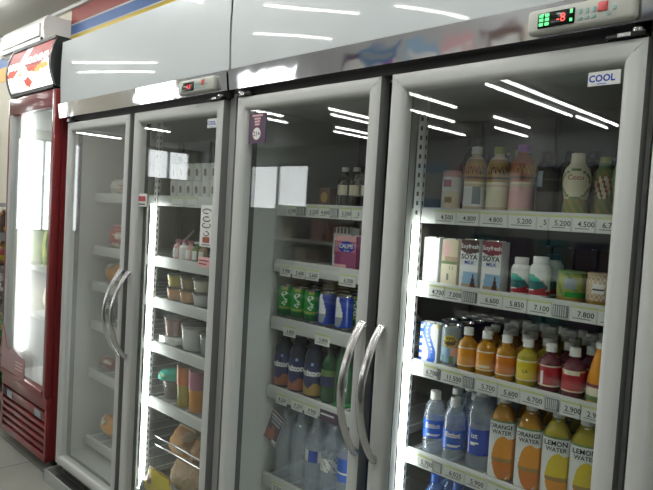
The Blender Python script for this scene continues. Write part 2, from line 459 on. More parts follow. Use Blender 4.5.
    pl.box(b0 + .011, b1 - .009, -.0275, .055, .001, .010, 'cab_dark').box(b0, b1, .06, .68, .012, .06, 'cab_dark')
    pl.build('plinth', root)
    return root, shelves

def price_tags(sh, side, z, sy, specs, dz=0.):
    """specs: (x0, x1, text or None, kind)"""
    so, xa, xb = sh[(side, z)]
    for (x0, x1, tx, kd) in specs:
        t = MB(); y = sy - .0075; zt, zb = z - .003 + dz, z - .039 + dz
        if kd == 'block':
            t.box(x0, x1, y - .001, y + .001, zb + .004, zt - .004, 'ink_grey')
            for k in range(6): t.box(x0 + .002 + k * (x1 - x0 - .004) / 6, x0 + .004 + k * (x1 - x0 - .004) / 6, y - .0014, y, zb + .006, zt - .006, 'tag_white')
        elif kd == 'dark':
            t.box(x0, x1, y - .001, y + .001, zb, zt, 'plum').box(x0 + .004, x1 - .02, y - .0014, y, zb + .02, zb + .026, 'tag_white')
        else:
            t.box(x0, x1, y - .001, y + .001, zb, zt, 'tag_white')
            t.box(x0, x1, y - .0014, y, zt - .005, zt, 'tag_green')
            if tx: t.text(tx, .0175, flat((x0 + x1) / 2 + .006, y - .0015, (zt + zb) / 2), 'ink', .012)
            t.box(x0 + .006, x1 - .012, y - .0014, y, zb + .0065, zb + .0085, 'ink_grey')
        t.build('price_tag', so)

F1Y, F2Y = .205, .145
R1 = (1.39, 1.185, .963, .710, .425)
L1 = (1.385, 1.19, .989, .745, .430)
f1, sh1 = make_cooler(0., 'white two-door upright cooler with green display, filled with juice, milk and water', F1Y, L1, R1, 'green')
f2, sh2 = make_cooler(-1.306, 'two-door upright cooler with red display, between the red fridge and the drinks cooler', F2Y, (1.395, 1.14, .966, .775, .535, .20), (1.395, 1.14, .966, .778, .54), 'red', header=(-.06, 1.268), body=(-.04, 1.262), panes=('glass_misty', 'glass_haze'))
f3, sh3 = make_cooler(1.250, 'upright cooler cut off at the right edge, beside the drinks cooler', .2, (1.39, 1.185, .963, .71, .425), (1.39, 1.185, .963, .71, .425), 'green', header=(-.006, 1.241), body=(-.006, 1.24))

price_tags(sh1, 'r', 1.39, F1Y, [(.655, .72, '4.500', ''), (.724, .79, '4.800', ''), (.795, .87, '4.800', ''), (.875, .945, '5.200', ''), (.95, .975, '5', ''), (.98, 1.03, '5.200', ''), (1.035, 1.085, '4.500', ''), (1.09, 1.14, '6.700', '')])
price_tags(sh1, 'r', 1.185, F1Y, [(.65, .70, '4.700', ''), (.704, .755, '7.000', ''), (.760, .80, None, 'block'), (.805, .872, '6.600', ''), (.876, .936, '5.850', ''), (.94, 1.0, '7.100', ''), (1.004, 1.04, None, 'block'), (1.045, 1.105, '7.800', ''), (1.108, 1.16, '7.800', '')])
price_tags(sh1, 'r', .963, F1Y, [(.65, .695, '6.700', ''), (.698, .705, None, 'block'), (.71, .775, '11.500', ''), (.778, .81, None, 'block'), (.815, .875, '5.700', ''), (.88, .935, '5.600', ''), (.94, 1.0, '6.700', ''), (1.003, 1.035, None, 'block'), (1.04, 1.085, '2.900', ''), (1.088, 1.14, '2.900', '')])
price_tags(sh1, 'r', .710, F1Y, [(.65, .70, '5.700', ''), (.705, .73, None, 'block'), (.735, .80, '6.025', ''), (.805, .86, '5.900', ''), (.87, .94, '6.500', ''), (.95, 1.01, '6.500', ''), (1.02, 1.08, '6.500', '')])
price_tags(sh1, 'l', 1.385, F1Y, [(.05, .09, '6.500', ''), (.095, .14, None, 'block'), (.15, .20, '5.250', ''), (.205, .25, '4.600', ''), (.255, .29, None, 'block'), (.295, .345, '5.500', ''), (.35, .39, '5', '')])
price_tags(sh1, 'l', 1.19, F1Y, [(.03, .085, '5.700', ''), (.095, .155, '5.600', ''), (.16, .22, '5.600', ''), (.31, .38, '6.500', '')], -.012)
price_tags(sh1, 'l', .989, F1Y, [(.065, .125, '6.800', ''), (.22, .285, '5.800', '')], -.014)
price_tags(sh1, 'l', .745, F1Y, [(.045, .10, '4.250', ''), (.125, .18, '4.250', ''), (.19, .25, '4.900', ''), (.262, .345, None, 'dark')], -.01)
price_tags(sh1, 'l', .43, F1Y, [(.05, .10, '3.300', '')], -.005)
price_tags(sh2, 'r', 1.395, F2Y, [(.72, .80, None, ''), (.83, .90, None, '')])

# stickers on the door glass (parts of each door)
doors1 = [c for c in f1.children if c.name.startswith('door')]
doors2 = [c for c in f2.children if c.name.startswith('door')]
def cool_sticker(d, x, z, w=.062, h=.028):
    mb = MB().box(x, x + w, .0135, .0155, z, z + h, 'tag_white', .0009)
    mb.box(x + .001, x + w - .001, .0130, .0136, z + .001, z + h - .001, 'tag_white')
    mb.text('COOL', .0185, flat(x + w * .44, .0126, z + h * .52), 'blue_deep', .03, .95)
    mb.box(x + .018, x + .036, .0126, .0131, z + .003, z + .0045, 'blue')
    tag(mb.build('sticker', d), 'small white sticker with blue lettering at the top corner of the glass')
doors1.sort(key=lambda o: o.data.vertices[0].co.x); doors2.sort(key=lambda o: o.data.vertices[0].co.x)
cool_sticker(doors1[1], 1.120, 1.638)
cool_sticker(doors2[1], 1.125, 1.630, .06, .032)
s = MB().box(.052, .134, .0140, .0155, 1.568, 1.662, 'plum')
s.lathe([(.0215, 0), (.0215, .0006)], 'wine', 20, T=Matrix.Translation((.092, .0139, 1.598)) @ Matrix.Rotation(PI / 2, 4, 'X'))
s.lathe([(.019, 0), (.019, .0012)], 'tag_white', 20, T=Matrix.Translation((.092, .0139, 1.598)) @ Matrix.Rotation(PI / 2, 4, 'X'))
s.text('21+', .021, flat(.092, .0125, 1.598), 'plum', .02)
for zz, ww in ((1.652, .05), (1.642, .03), (1.633, .026), (1.624, .022)): s.box(.092 - ww / 2, .092 + ww / 2, .0132, .0141, zz, zz + .006, 'pale_pink')
tag(s.build('sticker', doors1[0]), 'purple sticker with 21+ in a white circle')
# F2 (its own coordinates: world x + 1.306)
s = MB().box(1.112, 1.186, .0140, .0155, 1.222, 1.366, 'tag_white')
for k, (zz, ww) in enumerate(((1.345, .05), (1.318, .044), (1.296, .05), (1.268, .03))):
    s.tube([(1.149 + ww / 2 * math.cos(t / 10 * PI * 1.6 + k), .0135, zz + .008 * math.sin(t / 10 * PI * 1.6 + k)) for t in range(11)], .0016, 'ink', 4)
s.box(1.13, 1.17, .0131, .0141, 1.236, 1.256, 'rust'); s.box(1.125, 1.175, .0131, .0141, 1.227, 1.231, 'ink_grey')
tag(s.build('sticker', doors2[1]), 'tall white sticker with black sketch lines')
s = MB().box(1.108, 1.18, .0140, .0155, 1.150, 1.186, 'pale_pink'); s.box(1.115, 1.172, .0131, .0141, 1.172, 1.176, 'wine').box(1.115, 1.16, .0131, .0141, 1.160, 1.164, 'wine')
tag(s.build('sticker', doors2[1]), 'small pale pink notice')
s = MB().box(.664, .738, .0140, .0155, 1.348, 1.398, 'tag_white').box(.672, .728, .0131, .0141, 1.368, 1.388, 'red').box(.676, .726, .0131, .0141, 1.354, 1.359, 'ink')
tag(s.build('sticker', doors2[1]), 'small white sticker with a red bar')

# ------------------------------------------------------------------ products
def bottle(name, label, cat, loc, H, R, body='pet', cap='cap_white', capr=.36, prof=None, lab=None, texts=(), rz=.3, sq=0., group=None, caph=.11, neck=.30):
    """lab = (z0, z1, art, nu, nv) as fractions of H; texts = (string, size, z, angle, material, bold)"""
    root = empty(name, loc, rz, label, cat, group)
    if prof is None: prof = [(.86, 0), (.97, .015), (1, .05), (1, .60), (.95, .67), (.75, .77), (.45, .85), (neck, .88), (neck, .93)]
    MB().lathe([(r * R, z * H) for r, z in prof], body, 24, sq).build('body', root)
    zc = (1 - caph) * H
    cp = MB().lathe([(capr * R * 1.06, zc), (capr * R * 1.06, zc + .015 * H), (capr * R, zc + .02 * H), (capr * R, H - .008 * H), (capr * R * .9, H)], cap, 20)
    cp.build('cap', root)
    if lab:
        def rr(v):
            z = lab[0] + (lab[1] - lab[0]) * v
            for (ra, za), (rb, zb) in zip(prof, prof[1:]):
                if za <= z <= zb and zb > za: return (ra + (rb - ra) * (z - za) / (zb - za)) * R + .0006
            return R + .0006
        lm = MB().wrap(R, lab[0] * H, lab[1] * H, lab[2], lab[3] if len(lab) > 3 else 48, lab[4] if len(lab) > 4 else 20, rf=rr, sq=sq)
        for (st, sz, z, an, mm, bo) in texts:
            def on(a, b, z=z, an=an):
                rad = rr((z / H - lab[0]) / (lab[1] - lab[0])) + .0007; t = an + a / (rad * (1 + .16 * sq)); c, q = math.sin(t), -math.cos(t)
                k = 1 + sq * (1 / max(abs(c), abs(q)) - 1) if sq else 1
                return (rad * k * c, rad * k * q, z + b)
            lm.text(st, sz, on, mm, bo)
        lm.build('label', root)
    return root
def can(name, label, loc, H, R, art, texts=(), rz=.3, cat='can', group=None, rim='silver'):
    root = empty(name, loc, rz, label, cat, group)
    b = MB().lathe([(R * .80, 0), (R * .86, .004), (R, .012)], rim, 24)
    def rr(v): return R - (R * .12 * max(0, (v - .93) / .07))
    b.wrap(R, .012, H - .004, art, 56, 26, rf=rr)
    for (st, sz, z, an, mm, bo) in texts: b.text(st, sz, cyl(R + .0007, z, an), mm, bo)
    b.build('body', root)
    MB().lathe([(R * .88, H - .005), (R * .90, H), (R * .84, H), (R * .80, H - .004)], rim, 24).build('rim', root)
    MB().tube([(-.006, .004, H - .0025), (.006, -.004, H - .0025)], .004, rim, 6, ry=.0012).build('ring_pull', root)
    return root
def carton(name, label, loc, Wd, D, H, front, side, texts=(), rz=.0, nu=24, nv=48, cat='carton', group=None, top='white'):
    root = empty(name, loc, rz, label, cat, group)
    b = MB().box(-Wd / 2, Wd / 2, -D / 2, D / 2, 0, H, top)
    b.grid(lambda u, v: (-Wd / 2 + Wd * u, -D / 2 - .0005, H * v), nu, nv, front)
    b.grid(lambda u, v: (Wd / 2 + .0005, -D / 2 + D * u, H * v), 10, nv, side)
    for (st, sz, x, z, mm, bo) in texts: b.text(st, sz, flat(x, -D / 2 - .0012, z), mm, bo)
    b.build('box', root)
    MB().box(-Wd / 2 + .001, Wd / 2 - .001, -.004, .004, H, H + .0025, top).lathe([(.004, H), (.004, H + .003)], 'silver', 8, cx=Wd * .25, cy=-D * .3).build('top_seam', root)
    return root

one = lambda m: (lambda u, v: m)
FR = math.radians
# --- right-hand bay, top shelf (z 1.39)
z = 1.39 - .0005
def art_pack(u, v):
    if v < .48: return 'gold' if (abs(u + .05) < .12 and .15 < v < .32) else 'cream'
    if abs(u + .1) < .16 and .62 < v < .85: return 'pink'
    return 'pale_pink' if v > .9 else 'white'
rt = empty('yoghurt_cup', (.672, .242, z), .4, 'short yoghurt drink with pale pink top and cream base on the top shelf', 'yoghurt drink')
MB().lathe([(.021, 0), (.0245, .004), (.026, .02)], 'cream', 24).wrap(.026, .004, .098, art_pack, 48, 24, rf=lambda v: .0265 - .001 * v).build('body', rt)
MB().lathe([(.0262, .098), (.0262, .102), (.023, .108)], 'pale_pink', 24).build('lid', rt)
ICE = [(.88, 0), (.98, .02), (1, .05), (.96, .30), (.98, .50), (1, .53), (1, .62), (.95, .70), (.84, .77), (.66, .82), (.48, .85), (.42, .87), (.42, .92)]
bottle('drink_bottle', 'dark drink bottle with navy cap, behind the pink and cream yoghurt drink', 'bottle', (.688, .305, z), .20, .030, 'dark_liquid', 'navy', .45, lab=(.1, .5, one('ink_grey'), 12, 2))
def art_tea(cm, cl, cb):
    def f(u, v):
        if v > .56:
            if abs(u) < .34 and abs(v - .78) < .085 and math.sin(u * 55 + math.sin(v * 40) * 2.2) > .1: return cl
            if .60 < v < .66: return 'brown'
            return cm
        if v > .52: return 'cream'
        if abs(u - .08) < .13 and .12 < v < .45: return 'grey_blue' if cb == 'white' else cb
        return cb if (int(v * 22) % 5) else 'beige_milk'
    return f
bottle('milk_tea_bottle', 'creamy milk tea bottle with a white cap on the top shelf', 'bottle', (.745, .242, z), .171, .029, 'beige_milk', 'cap_white', .50, ICE, (.03, .80, art_tea('gold', 'brown', 'white')), rz=.45)
bottle('milk_tea_bottle', 'milk tea bottle with a yellow-green cap, between white-capped and purple-capped ones', 'bottle', (.812, .242, z), .168, .029, 'beige_milk', 'lime', .50, ICE, (.03, .80, art_tea('gold', 'brown', 'cream')), rz=.45)
bottle('milk_tea_bottle', 'pink and rust coloured milk tea bottle with a purple cap', 'bottle', (.879, .242, z), .171, .030, 'rust', 'purple', .50, ICE, (.03, .80, art_tea('rust', 'gold', 'pale_pink')), rz=.45)
bottle('milk_tea_bottle', 'tall lime-capped bottle half hidden behind the yellow-green and purple capped pair', 'bottle', (.835, .31, z), .168, .029, 'lime', 'lime', .50, ICE, rz=.45)
bottle('drink_bottle', 'dark bottle with a small white tag label right of the purple-capped bottle', 'bottle', (.942, .248, z), .145, .028, 'dark_liquid', 'ink', .42, ICE, (.45, .72, lambda u, v: 'grey_blue' if -.24 < u < -.08 else 'dark_liquid'))
bottle('drink_bottle', 'dark bottle with a black cap left of the coconut drink', 'bottle', (.970, .318, z), .15, .027, 'dark_liquid', 'ink', .42, ICE)
COC = [(.75, 0), (.86, .02), (.88, .12), (.80, .26), (.90, .38), (1, .52), (.99, .62), (.86, .74), (.62, .81), (.52, .85), (.52, .90)]
def art_coco(u, v):
    if v < .28: return 'gold' if math.sin(u * 30 + v * 22) > 0 else 'green_soft'
    d = (u / .36) ** 2 + ((v - .62) / .28) ** 2
    if d < 1: return 'cream'
    return 'green_soft' if d < 1.35 else 'cream' if v > .8 else 'beige_milk'
bottle('coconut_bottle', 'round-bellied coconut drink bottle with a pale cap on the top shelf', 'bottle', (1.018, .242, z), .146, .0315, 'cream', 'cream', .50, COC, (.03, .78, art_coco), [('Coco', .017, .091, .0, 'rust', .03), ('drink', .013, .078, 0., 'wine', .02)] if False else [('Coco', .017, .088, .0, 'rust', .02)], rz=.3)
def art_coco2(u, v):
    d = (u / .3) ** 2 + ((v - .6) / .25) ** 2
    if d < 1: return 'cream' if math.sin(u * 40 + v * 15) > -.3 else 'rust'
    return 'green_soft' if math.sin(u * 25 + v * 18) > 0 else 'gold'
bottle('coconut_bottle', 'leafy green drink bottle with a green cap, right of the pale coconut drink', 'bottle', (1.067, .282, z), .14, .028, 'green_soft', 'lime', .48, COC, (.03, .78, art_coco2), rz=.3)
bottle('coconut_bottle', 'green-capped bottle at the right end of the top shelf', 'bottle', (1.125, .255, z), .154, .029, 'green_soft', 'green_soft', .48, COC, (.03, .78, lambda u, v: 'grey_blue' if v > .45 and abs(u) < .3 else 'green_soft'), rz=.3)
LD = 'dark drink bottle standing in the shadow behind the front row of the top shelf'
pr = bottle('drink_bottle', LD, 'bottle', (.69, .38, z), .17, .029, 'dark_liquid', 'ink', .42, ICE, group='dark bottles at the back of the top shelf')
for k in range(9):
    if k: place_copy(pr, (.69 + .062 * (k % 7), .38 + .07 * (k // 7), z), LD)

# --- second shelf (z 1.185): cartons
z = 1.185 - .0005
carton('milk_carton', 'plain bright white carton beside the lamp, first on the second shelf', (.632, .245, z), .052, .040, .126, one('white'), one('white'), rz=-.02)
def art_teabox(u, v):
    if v < .46: return 'ink_grey' if (.35 < u < .62 and .10 < v < .24 and int(u * 40) % 2) else 'cream'
    if v < .52: return 'green_soft'
    return 'tan' if v < .62 and u > .2 else 'pale_pink' if (u - .3) ** 2 + (v - .75) ** 2 < .04 else 'beige_milk'
carton('milk_carton', 'cream and beige drink carton left of the brown-topped soya milk', (.692, .245, z), .050, .040, .125, art_teabox, one('cream'), [('1.1', .014, .006, .048, 'ink', .0)])
def art_soya(top):
    def f(u, v):
        e = .80 - .09 * math.sin(u * 3.0 + .2) - .06 * (u > .7) * (u - .7) * 3
        if v > e: return top
        if v > .95: return top
        if v > .36 + .1 * (1 - u): return 'white'
        if v < .34:
            if abs(u - .75) < (.34 - v) * .5 and v < .30: return 'brown'
            if u < .12 + v * .3: return 'white'
            return 'tan' if v < .08 else 'sky'
        return 'white'
    return f
for (x, tp, w) in ((.754, 'brown', 'dark brown'), (.819, 'wine', 'wine red')):
    carton('soya_milk_carton', 'white and %s soya milk carton on the second shelf' % w, (x, .245, z), .055, .040, .128, art_soya(tp), one('white'),
           [('Soyfresh', .0160, .0, .111, 'white', .02), ('SOYA', .0190, .0, .083, 'ink', .02), ('MILK', .0135, .001, .068, 'blue_deep', .012)])
JAR = [(.85, 0), (.98, .02), (1, .06), (.93, .30), (1, .55), (1, .68), (.95, .75), (.80, .80), (.70, .82), (.70, .87)]
def art_yog(u, v):
    if v < .22 + .5 * (u + .1) * (abs(u) < .3) * .6: return 'red' if v > .03 else 'white'
    e = .40 + .9 * (-u)
    if abs(u) < .36 and .24 < v < .82 and v < e + .30: return 'teal' if v > .55 else 'teal_dark'
    if .30 < v < .62 and .08 < u < .22: return 'pale_pink'
    return 'white'
bottle('yoghurt_bottle', 'squat white bottle with teal wave and red base, left one of the pair', 'bottle', (.893, .245, z), .094, .0235, 'white', 'cap_white', .74, JAR, (.03, .70, art_yog), caph=.15, rz=.35)
bottle('yoghurt_bottle', 'squat white bottle with teal wave, nearer the green tub, right one of the pair', 'bottle', (.944, .245, z), .100, .0255, 'white', 'cap_white', .74, JAR, (.03, .70, art_yog), caph=.15, rz=.15)
bottle('yoghurt_bottle', 'white bottle with a dark blue cap behind the two teal wave bottles', 'bottle', (.948, .31, z), .105, .024, 'white', 'navy', .66, JAR, (.03, .62, art_yog), caph=.16, rz=.35)
def tubp(name, label, x, R, H, art, lidm):
    r = empty(name, (x, .248, z), .3, label, 'tub')
    MB().lathe([(R * .88, 0), (R * .97, .004), (R, .012)], 'gold', 28).wrap(R, .003, H * .93, art, 56, 18, rf=lambda v: R * (.95 + .07 * math.sin(v * PI))).build('body', r)
    MB().lathe([(R * .97, H * .93), (R, H * .95), (R * .98, H), (R * .9, H + .001)], lidm, 28).build('lid', r)
def art_g(u, v):
    if abs(u - .0) < .14 and .42 < v < .82: return 'grey_blue'
    if v < .12: return 'yellow'
    return 'green' if v < .34 and u > -.1 else 'lime' if math.sin(u * 18 + v * 6) > -.7 else 'green_soft'
tubp('drink_tub', 'short lime green drink tub on the second shelf', 1.022, .0325, .072, art_g, 'green_soft')
def art_t(u, v):
    if abs(u + .05) < .13 and .38 < v < .75: return 'ink' if .5 < v < .56 else 'tag_white'
    if v < .12: return 'yellow'
    return 'tan' if math.sin(u * 60) * math.sin(v * 30) > 0 else 'beige_milk'
tubp('drink_tub', 'short tan patterned drink tub right of the lime green one', 1.092, .0325, .074, art_t, 'tan')
LB = 'dark packet standing at the dim back of the second shelf'
pr = carton('drink_pack', LB, (.86, .44, z), .055, .04, .12, one('brown'), one('brown'), group='dark packs at the back of the second shelf', top='brown')
for k in range(5):
    if k: place_copy(pr, (.86 + .062 * k, .44, z), LB)

# --- third shelf (z .963)
z = .963 - .0005
def art_bluebox(u, v):
    e = .33 + .18 * math.sin(v * 5.2 + .6)
    if u > e and u < e + .42: return 'blue' if not (abs(u - e - .22) < .05 and math.sin(v * 60) > 0 and v > .25) else 'white'
    if u < .16 and math.sin(v * 34) > .2: return 'blue'
    if u > .9 and v > .9: return 'yellow'
    return 'white'
carton('milk_carton', 'blue and white wavy carton, first on the third shelf beside the lamp', (.642, .246, z), .060, .042, .108, art_bluebox, one('white'))
def art_baby(u, v):
    d = (u / .23) ** 2 + ((v - .60) / .17) ** 2
    if d < .75: return 'brown' if (abs(v - .60) < .10) else 'gold'
    if d < 1: return 'yellow'
    if v < .2: return 'green_soft' if math.sin(u * 20) > .3 else 'sky'
    if v < .42 and abs(u) < .3: return 'pale_pink' if math.sin(u * 9) > .2 else 'sky'
    return 'grey_blue'
can('drink_can', 'grey-blue can with a yellow oval badge on the third shelf', (.705, .243, z), .113, .0275, art_baby, [('BABY', .012, .073, .0, 'yellow', .02), ('CAT', .011, .061, .0, 'yellow', .02)] if False else [('BABY', .012, .074, .0, 'yellow', .02)], rz=.4)
FL = [(.92, 0), (.99, .015), (1, .04), (1, .57), (.97, .63), (.84, .69), (.58, .735), (.44, .77), (.44, .90)]
def small(lb, x, y, liq, labm, edge='cream', tx=None, grp=None, cat='bottle', top=0., art=None):
    def art0(u, v):
        if v > .93 or v < .06: return edge
        return labm
    return bottle('juice_bottle', lb, cat, (x, y, z), .115, .0258, liq, 'cap_white', .50, FL, (.12, .56, art or art0, 40, 14), tx or (), rz=.3, group=grp, caph=.17)
small('amber juice bottle with orange label beside the yellow-badged can', .759, .240, 'amber', 'orange')
small('amber juice bottle with orange label, second from the yellow-badged can', .815, .240, 'amber', 'orange', art=lambda u, v: 'cream' if (v > .93 or v < .06 or (abs(u) < .2 and .15 < v < .3)) else 'orange')
small('orange-red labelled juice bottle, left of the yellow labelled one', .872, .240, 'amber', 'orange_deep')
small('yellow labelled juice bottle on the third shelf', .930, .240, 'lemon_liq', 'yellow', tx=[('Lemon', .012, .05, 0., 'green_dark', .01)] if False else [('LA', .012, .038, 0., 'green_dark', .01)])
small('dark red bottle with white barcode strip, right of the yellow labelled one', .989, .240, 'red_liq', 'red', art=lambda u, v: 'cream' if v > .94 or v < .05 else ('white' if -.24 < u < -.14 and .1 < v < .75 else 'red'))
small('dark red juice bottle with cream title band, second dark red one', 1.047, .240, 'red_liq', 'red', art=lambda u, v: 'cream' if v > .95 or v < .05 or (.76 < v < .90 and -.28 < u < .2) else 'red')
CN = [(.90, 0), (1, .02), (1, .28), (.96, .40), (.82, .55), (.66, .70), (.50, .82), (.44, .86), (.44, .92)]
bottle('juice_bottle', 'tapering orange juice bottle at the right end of the third shelf', 'bottle', (1.108, .242, z), .140, .0285, 'orange', 'cap_white', .50, CN, (.04, .32, lambda u, v: 'green_soft' if v < .3 else 'cream' if v < .8 else 'wine', 40, 10), [('Oz', .016, .024, -.3, 'red', .02)] if False else (), rz=.3)
LC = 'white-capped juice bottle standing in the rows behind the front ones, third shelf'
pr = None
liqs = ['amber', 'amber', 'amber', 'lemon_liq', 'red_liq', 'red_liq', 'lemon_liq']
for r in range(5):
    for k in range(7):
        x = .775 + .0555 * k + (.0 if r % 2 else .012); y = .298 + .055 * r
        key = liqs[k]
        if pr is None: pr = {}
        if key not in pr:
            pr[key] = small(LC, x, y, key, {'amber': 'orange', 'lemon_liq': 'yellow', 'red_liq': 'red'}[key], grp='juice bottles in rows behind the third shelf front')
        else: place_copy(pr[key], (x, y, z), LC)
LK = 'dark canned drink in the rows behind the blue carton, third shelf'
pk = can('drink_can', LK, (.645, .32, z), .112, .0265, one('navy_label'), group='dark cans behind the blue carton')
for r in range(4):
    for k in range(2):
        if r or k: place_copy(pk, (.645 + .056 * k, .32 + .058 * r, z), LK)

# --- fourth shelf (z .710): water and citrus drinks
z = .710 - .0005
WT = [(.86, 0), (.97, .015), (1, .04), (.97, .10), (1, .16), (1, .60), (.97, .68), (.85, .77), (.62, .83), (.42, .87), (.40, .92)]
def art_w(u, v):
    if .15 < v < .30 and -.16 < u < .26 and abs(v - .18 - .4 * (u + .1) ** 2) < .05: return 'white'
    return 'blue'
def art_w3(u, v): return 'blue_deep' if v < .9 else 'blue'
wt = [('Biotst', .016)]
bottle('water_bottle', 'clear water bottle with blue label, first on the fourth shelf beside the lamp', 'bottle', (.666, .244, z), .172, .0295, 'pet', 'cap_white', .50, WT, (.26, .55, art_w, 48, 16), [('Ettiot', .019, .080, 0., 'white', .04)], rz=.45, caph=.13)
bottle('water_bottle', 'clear water bottle with blue label, middle one of the three front bottles', 'bottle', (.733, .242, z), .171, .0295, 'pet', 'cap_white', .50, WT, (.20, .50, art_w, 48, 16), [('Ettiot', .019, .074, 0., 'white', .04)], rz=.45, caph=.13)
bottle('water_bottle', 'taller clear water bottle with deep blue label, left of the orange water', 'bottle', (.804, .256, z), .213, .0345, 'pet', 'cap_white', .42, WT, (.18, .50, lambda u, v: 'white' if (-.2 < u < -.02 and abs(v - .45 - .3 * (u + .1)) < .05) else 'blue_deep', 48, 16), [('on', .020, .093, -.35, 'white', .01)] if False else [('ist', .020, .090, -.35, 'white', .01)], rz=.45)
LW = 'clear water bottle in the second row of the fourth shelf'
pw = bottle('water_bottle', LW, 'bottle', (.690, .318, z), .175, .0295, 'pet', 'cap_white', .50, WT, (.26, .55, one('blue')), rz=.4, group='water bottles behind the front three')
for (x, y) in ((.752, .318), (.69, .385), (.752, .385), (.822, .335), (.822, .41)): place_copy(pw, (x, y, z), LW)
SL = [(.92, 0), (.98, .01), (1, .03), (1, .72), (.96, .76), (.60, .88), (.46, .90), (.44, .94)]
def art_cit(c1, c2):
    def f(u, v):
        if v > .965: return 'green_soft'
        if v > .93: return 'white'
        d = ((u - .06) / .25) ** 2 + ((v - .36) / .37) ** 2
        if d < 1:
            if abs(v - .32) < .035: return 'gold'
            return c1 if v > .32 else c2
        if u > .20 and v < .70: return c1
        return 'white'
    return f
def citrus(lb, x, w1, c1, c2, liq, y=.246, tx=True, grp=None):
    return bottle('citrus_water_bottle', lb, 'bottle', (x, y, z), .205, .0325, liq, 'cap_white', .44, SL, (.02, .745, art_cit(c1, c2), 112, 60),
                  [(w1, .0150 if w1 == 'ORANGE' else .0165, .137, -.02, 'ink', .02), ('WATER', .0145, .1225, .04, 'ink', .015)] if tx else (), rz=.32, sq=.35, group=grp, caph=.10)
citrus('orange water bottle with white sleeve, beside the tall clear water bottle', .876, 'ORANGE', 'orange', 'orange_deep', 'amber')
citrus('orange water bottle with white sleeve, beside the lemon water', .949, 'ORANGE', 'orange', 'orange_deep', 'amber')
citrus('lemon water bottle with yellow sleeve art, beside the orange water', 1.018, 'LEMON', 'yellow', 'orange', 'lemon_liq')
citrus('lemon water bottle at the right end of the fourth shelf', 1.086, 'LEMON', 'yellow', 'orange', 'lemon_liq')
LO = 'citrus water bottle standing behind the labelled front row of the fourth shelf'
pa = citrus(LO, .905, 'ORANGE', 'orange', 'orange_deep', 'amber', .325, False, 'citrus water bottles in the back rows'); place_copy(pa, (.975, .325, z), LO); place_copy(pa, (.905, .40, z), LO); place_copy(pa, (.975, .40, z), LO)
pa = citrus(LO, 1.045, 'LEMON', 'yellow', 'orange', 'lemon_liq', .325, False, 'citrus water bottles in the back rows'); place_copy(pa, (1.115, .325, z), LO); place_copy(pa, (1.045, .40, z), LO)
# --- fifth shelf (z .425)
z = .425 - .0005
LBB = 'bright blue sports drink bottle seen under the fourth shelf'
pb = bottle('sports_drink_bottle', LBB, 'bottle', (.682, .25, z), .225, .033, 'pet_blue', 'blue', .45, WT, (.25, .55, one('blue')), group='blue bottles on the fifth shelf')
for k in range(1, 6): place_copy(pb, (.682 + .072 * k, .25, z), LBB)
for k in range(6): place_copy(pb, (.682 + .072 * k, .33, z), LBB)

# ------------------------------------------------------------------ left-hand bay of the drinks cooler
z = 1.385 - .0005
LS = 'dark soda bottle with a pale cap on the top shelf of the left bay'
ps = bottle('soda_bottle', LS, 'bottle', (.262, .25, z), .128, .022, 'dark_liquid', 'cap_white', .55, FL, (.30, .55, lambda u, v: 'cream' if abs(u) < .25 else 'brown', 30, 8), group='dark soda bottles in the left bay')
for k in range(1, 4): place_copy(ps, (.262 + .05 * k, .25, z), LS)
carton('drink_pack', 'small box with a gold roundel before the dark soda bottles', (.200, .236, z), .052, .03, .058, lambda u, v: 'gold' if (u - .5) ** 2 / .09 + (v - .5) ** 2 / .09 < 1 else 'brown', one('brown'), top='tan')
z = 1.19 - .0005
def art_calp(u, v):
    d = ((u - .55) / .38) ** 2 + ((v - .66) / .17) ** 2
    if d < 1: return 'blue_deep'
    if v > .84 and u > .0: return 'pale_pink'
    if v < .12 and u < .6: return 'pale_pink'
    return 'magenta' if v < .5 else 'pink'
carton('juice_carton', 'pink carton with a blue oval badge in the left bay', (.305, .247, z), .085, .05, .105, art_calp, one('magenta'), [('CALPIS', .0185, .003, .072, 'white', .02), ('Soda', .012, .006, .058, 'white', 0)], rz=.06)
def art_wg(u, v):
    if v > .86: return 'ink_grey' if math.sin(u * 30) > 0 else 'white'
    if .3 < v < .66 and abs(u - .35) < .25: return 'green_soft'
    return 'white'
carton('juice_carton', 'white and green carton behind the pink one in the left bay', (.236, .300, z), .072, .045, .128, art_wg, one('white'), rz=.06)
z = .989 - .0005
def art_gc(u, v):
    if abs(v - .26 - .5 * (u + .02) ** 2) < .030 and abs(u) < .30: return 'lime'
    if v < .2: return 'green_dark'
    if .36 < v < .86 and (abs(u - .075 * math.sin(v * 26)) < .028 or abs(u + .02 - .09 * math.cos(v * 13)) < .024): return 'white'
    if v > .9: return 'lime' if abs(u) < .1 else 'green'
    return 'green'
gx = [.022, .087, .153]
nm = ['first green soda can from the left wall of the bay', 'green soda can in the middle of the three', 'green soda can beside the blue cans']
g0 = None
for x, lb in zip(gx, nm):
    g0 = can('soda_can', lb, (x, .244, z), .114, .0305, art_gc, rz=.55) if g0 is None else place_copy(g0, (x, .244, z), lb) and g0
def art_bc(u, v):
    if -.30 < u < -.10 + .1 * math.sin(v * 4) and v > .05: return 'white' if v > .35 else 'grey_blue'
    if -.16 < u < .02 and .30 < v < .46: return 'ink'
    return 'blue_deep'
b0 = can('energy_can', 'deep blue can with white side stripe beside the green cans', (.222, .244, z), .113, .0305, art_bc, rz=.6, rim='silver')
place_copy(b0, (.297, .244, z), 'deep blue can with white side stripe nearest the door handles')
LG = 'green can in the rows behind the front cans of the left bay'
pg = place_copy(g0, (.030, .309, z), LG, group='green cans in rows behind')
for r in range(3):
    for k in range(6):
        if r or k: place_copy(g0, (.030 + .066 * k, .309 + .066 * r, z), LG, group='green cans in rows behind')
z = .745 - .0005
